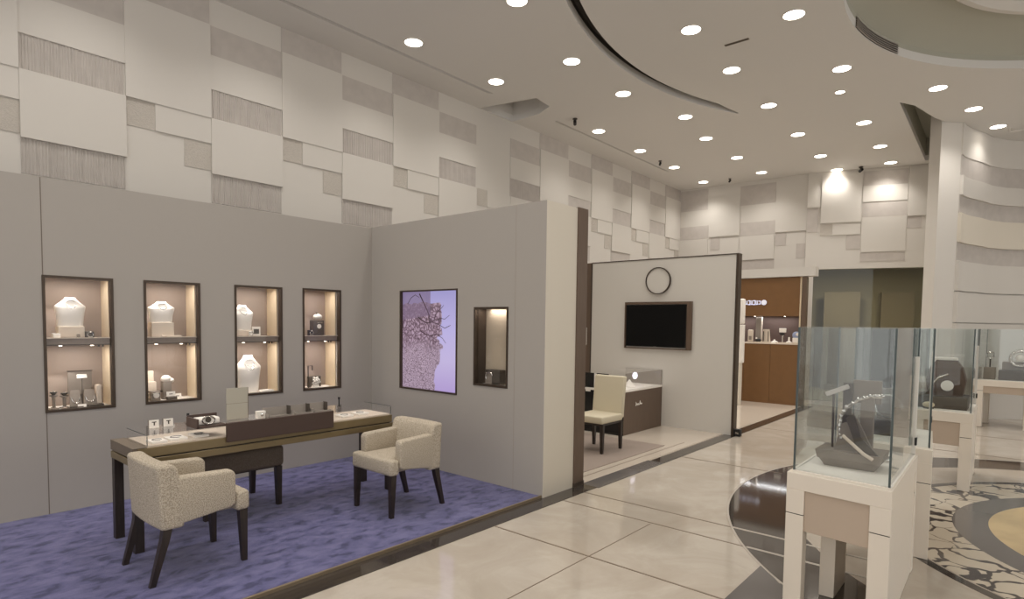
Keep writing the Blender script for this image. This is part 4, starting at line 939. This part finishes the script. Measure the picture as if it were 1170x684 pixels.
for lab, pts in rows:
    for i, (x, y) in enumerate(pts):
        last = i == len(pts)-1
        downlight(x, y, 'round glowing ceiling downlight, %s one in %s' % ('farthest' if last else ORD[i], lab), group='round ceiling downlights', w=.45 if (x > 12 and y < 1) else 1.3 if x > 10.5 else 1)
downlight(9.43, 2.06, 'small round ceiling downlight set between two larger ones of the recess row', .06, w=.4)
for x, y in ((3.1, 5.62), (1.55, 5.62), (0, 5.62), (3.1, 4.3), (1.55, 4.3), (0, 4.3), (4.6, 2.95), (2.9, 2.95), (1.2, 2.95), (4.2, 1.5), (2.5, 1.5), (.6, 1.3), (3.3, -.2), (1.5, -.6), (3.4, -2.4), (-1.4, 4.3), (-1.2, 1.5), (0, -3), (11.3, -2.5), (12.4, -1.2), (9.2, -.9)):  # unseen lamps carrying on the grid; those by the column added to brighten it
    downlight(x, y, 'round ceiling downlight outside the picture, overhead or beside the viewpoint', group='downlights outside the picture')

# ceiling cameras and sensors
def cam_dome(x, y, label, s=1):
    s *= .75
    t = thing('ceiling_camera', label, 'camera', (x, y, ZC), .6)
    MB().lathe([(0, 0), (.05*s, 0), (.05*s, -.02*s), (.02*s, -.03*s), (.02*s, -.07*s), (0, -.07*s)], (0, 0), 16).build('mount', TAUPED, t, smooth=True)
    MB().tube([(-.07*s, 0, -.08*s), (.06*s, 0, -.10*s)], .035*s, 12).build('body', BLACKM, t, smooth=True); MB().lathe([(0, 0), (.025*s, 0), (.02*s, .01*s), (0, .012*s)], (0, 0), 12, M=Matrix.Translation((-.072*s, 0, -.08*s)) @ Matrix.Rotation(-PI/2, 4, 'Y')).build('lens', BLACK, t)
cam_dome(7.99, 5.60, 'black ceiling camera near the start of the second ceiling groove')
cam_dome(11.1, 5.66, 'dark ceiling camera near the far end of the left ceiling groove', .9)
cam_dome(13.4, 5.1, 'small dark ceiling camera close to the patterned back wall', .8)
cam_dome(14.05, 2.62, 'dark ceiling camera between two downlights above the glazed opening', 1.1)
t = thing('sprinkler', 'thin white sprinkler pipe stub hanging beside the farthest right downlight', 'sprinkler', (12.9, .25, ZC)); MB().tube([(0, 0, 0), (0, 0, -.05), (.0, -.16, -.05)], .012, 8).build('pipe', W_WHITE, t, smooth=True); MB().lathe([(0, -.004), (.03, -.004), (.03, 0)], (0, 0), 14).build('flange', W_WHITE, t)
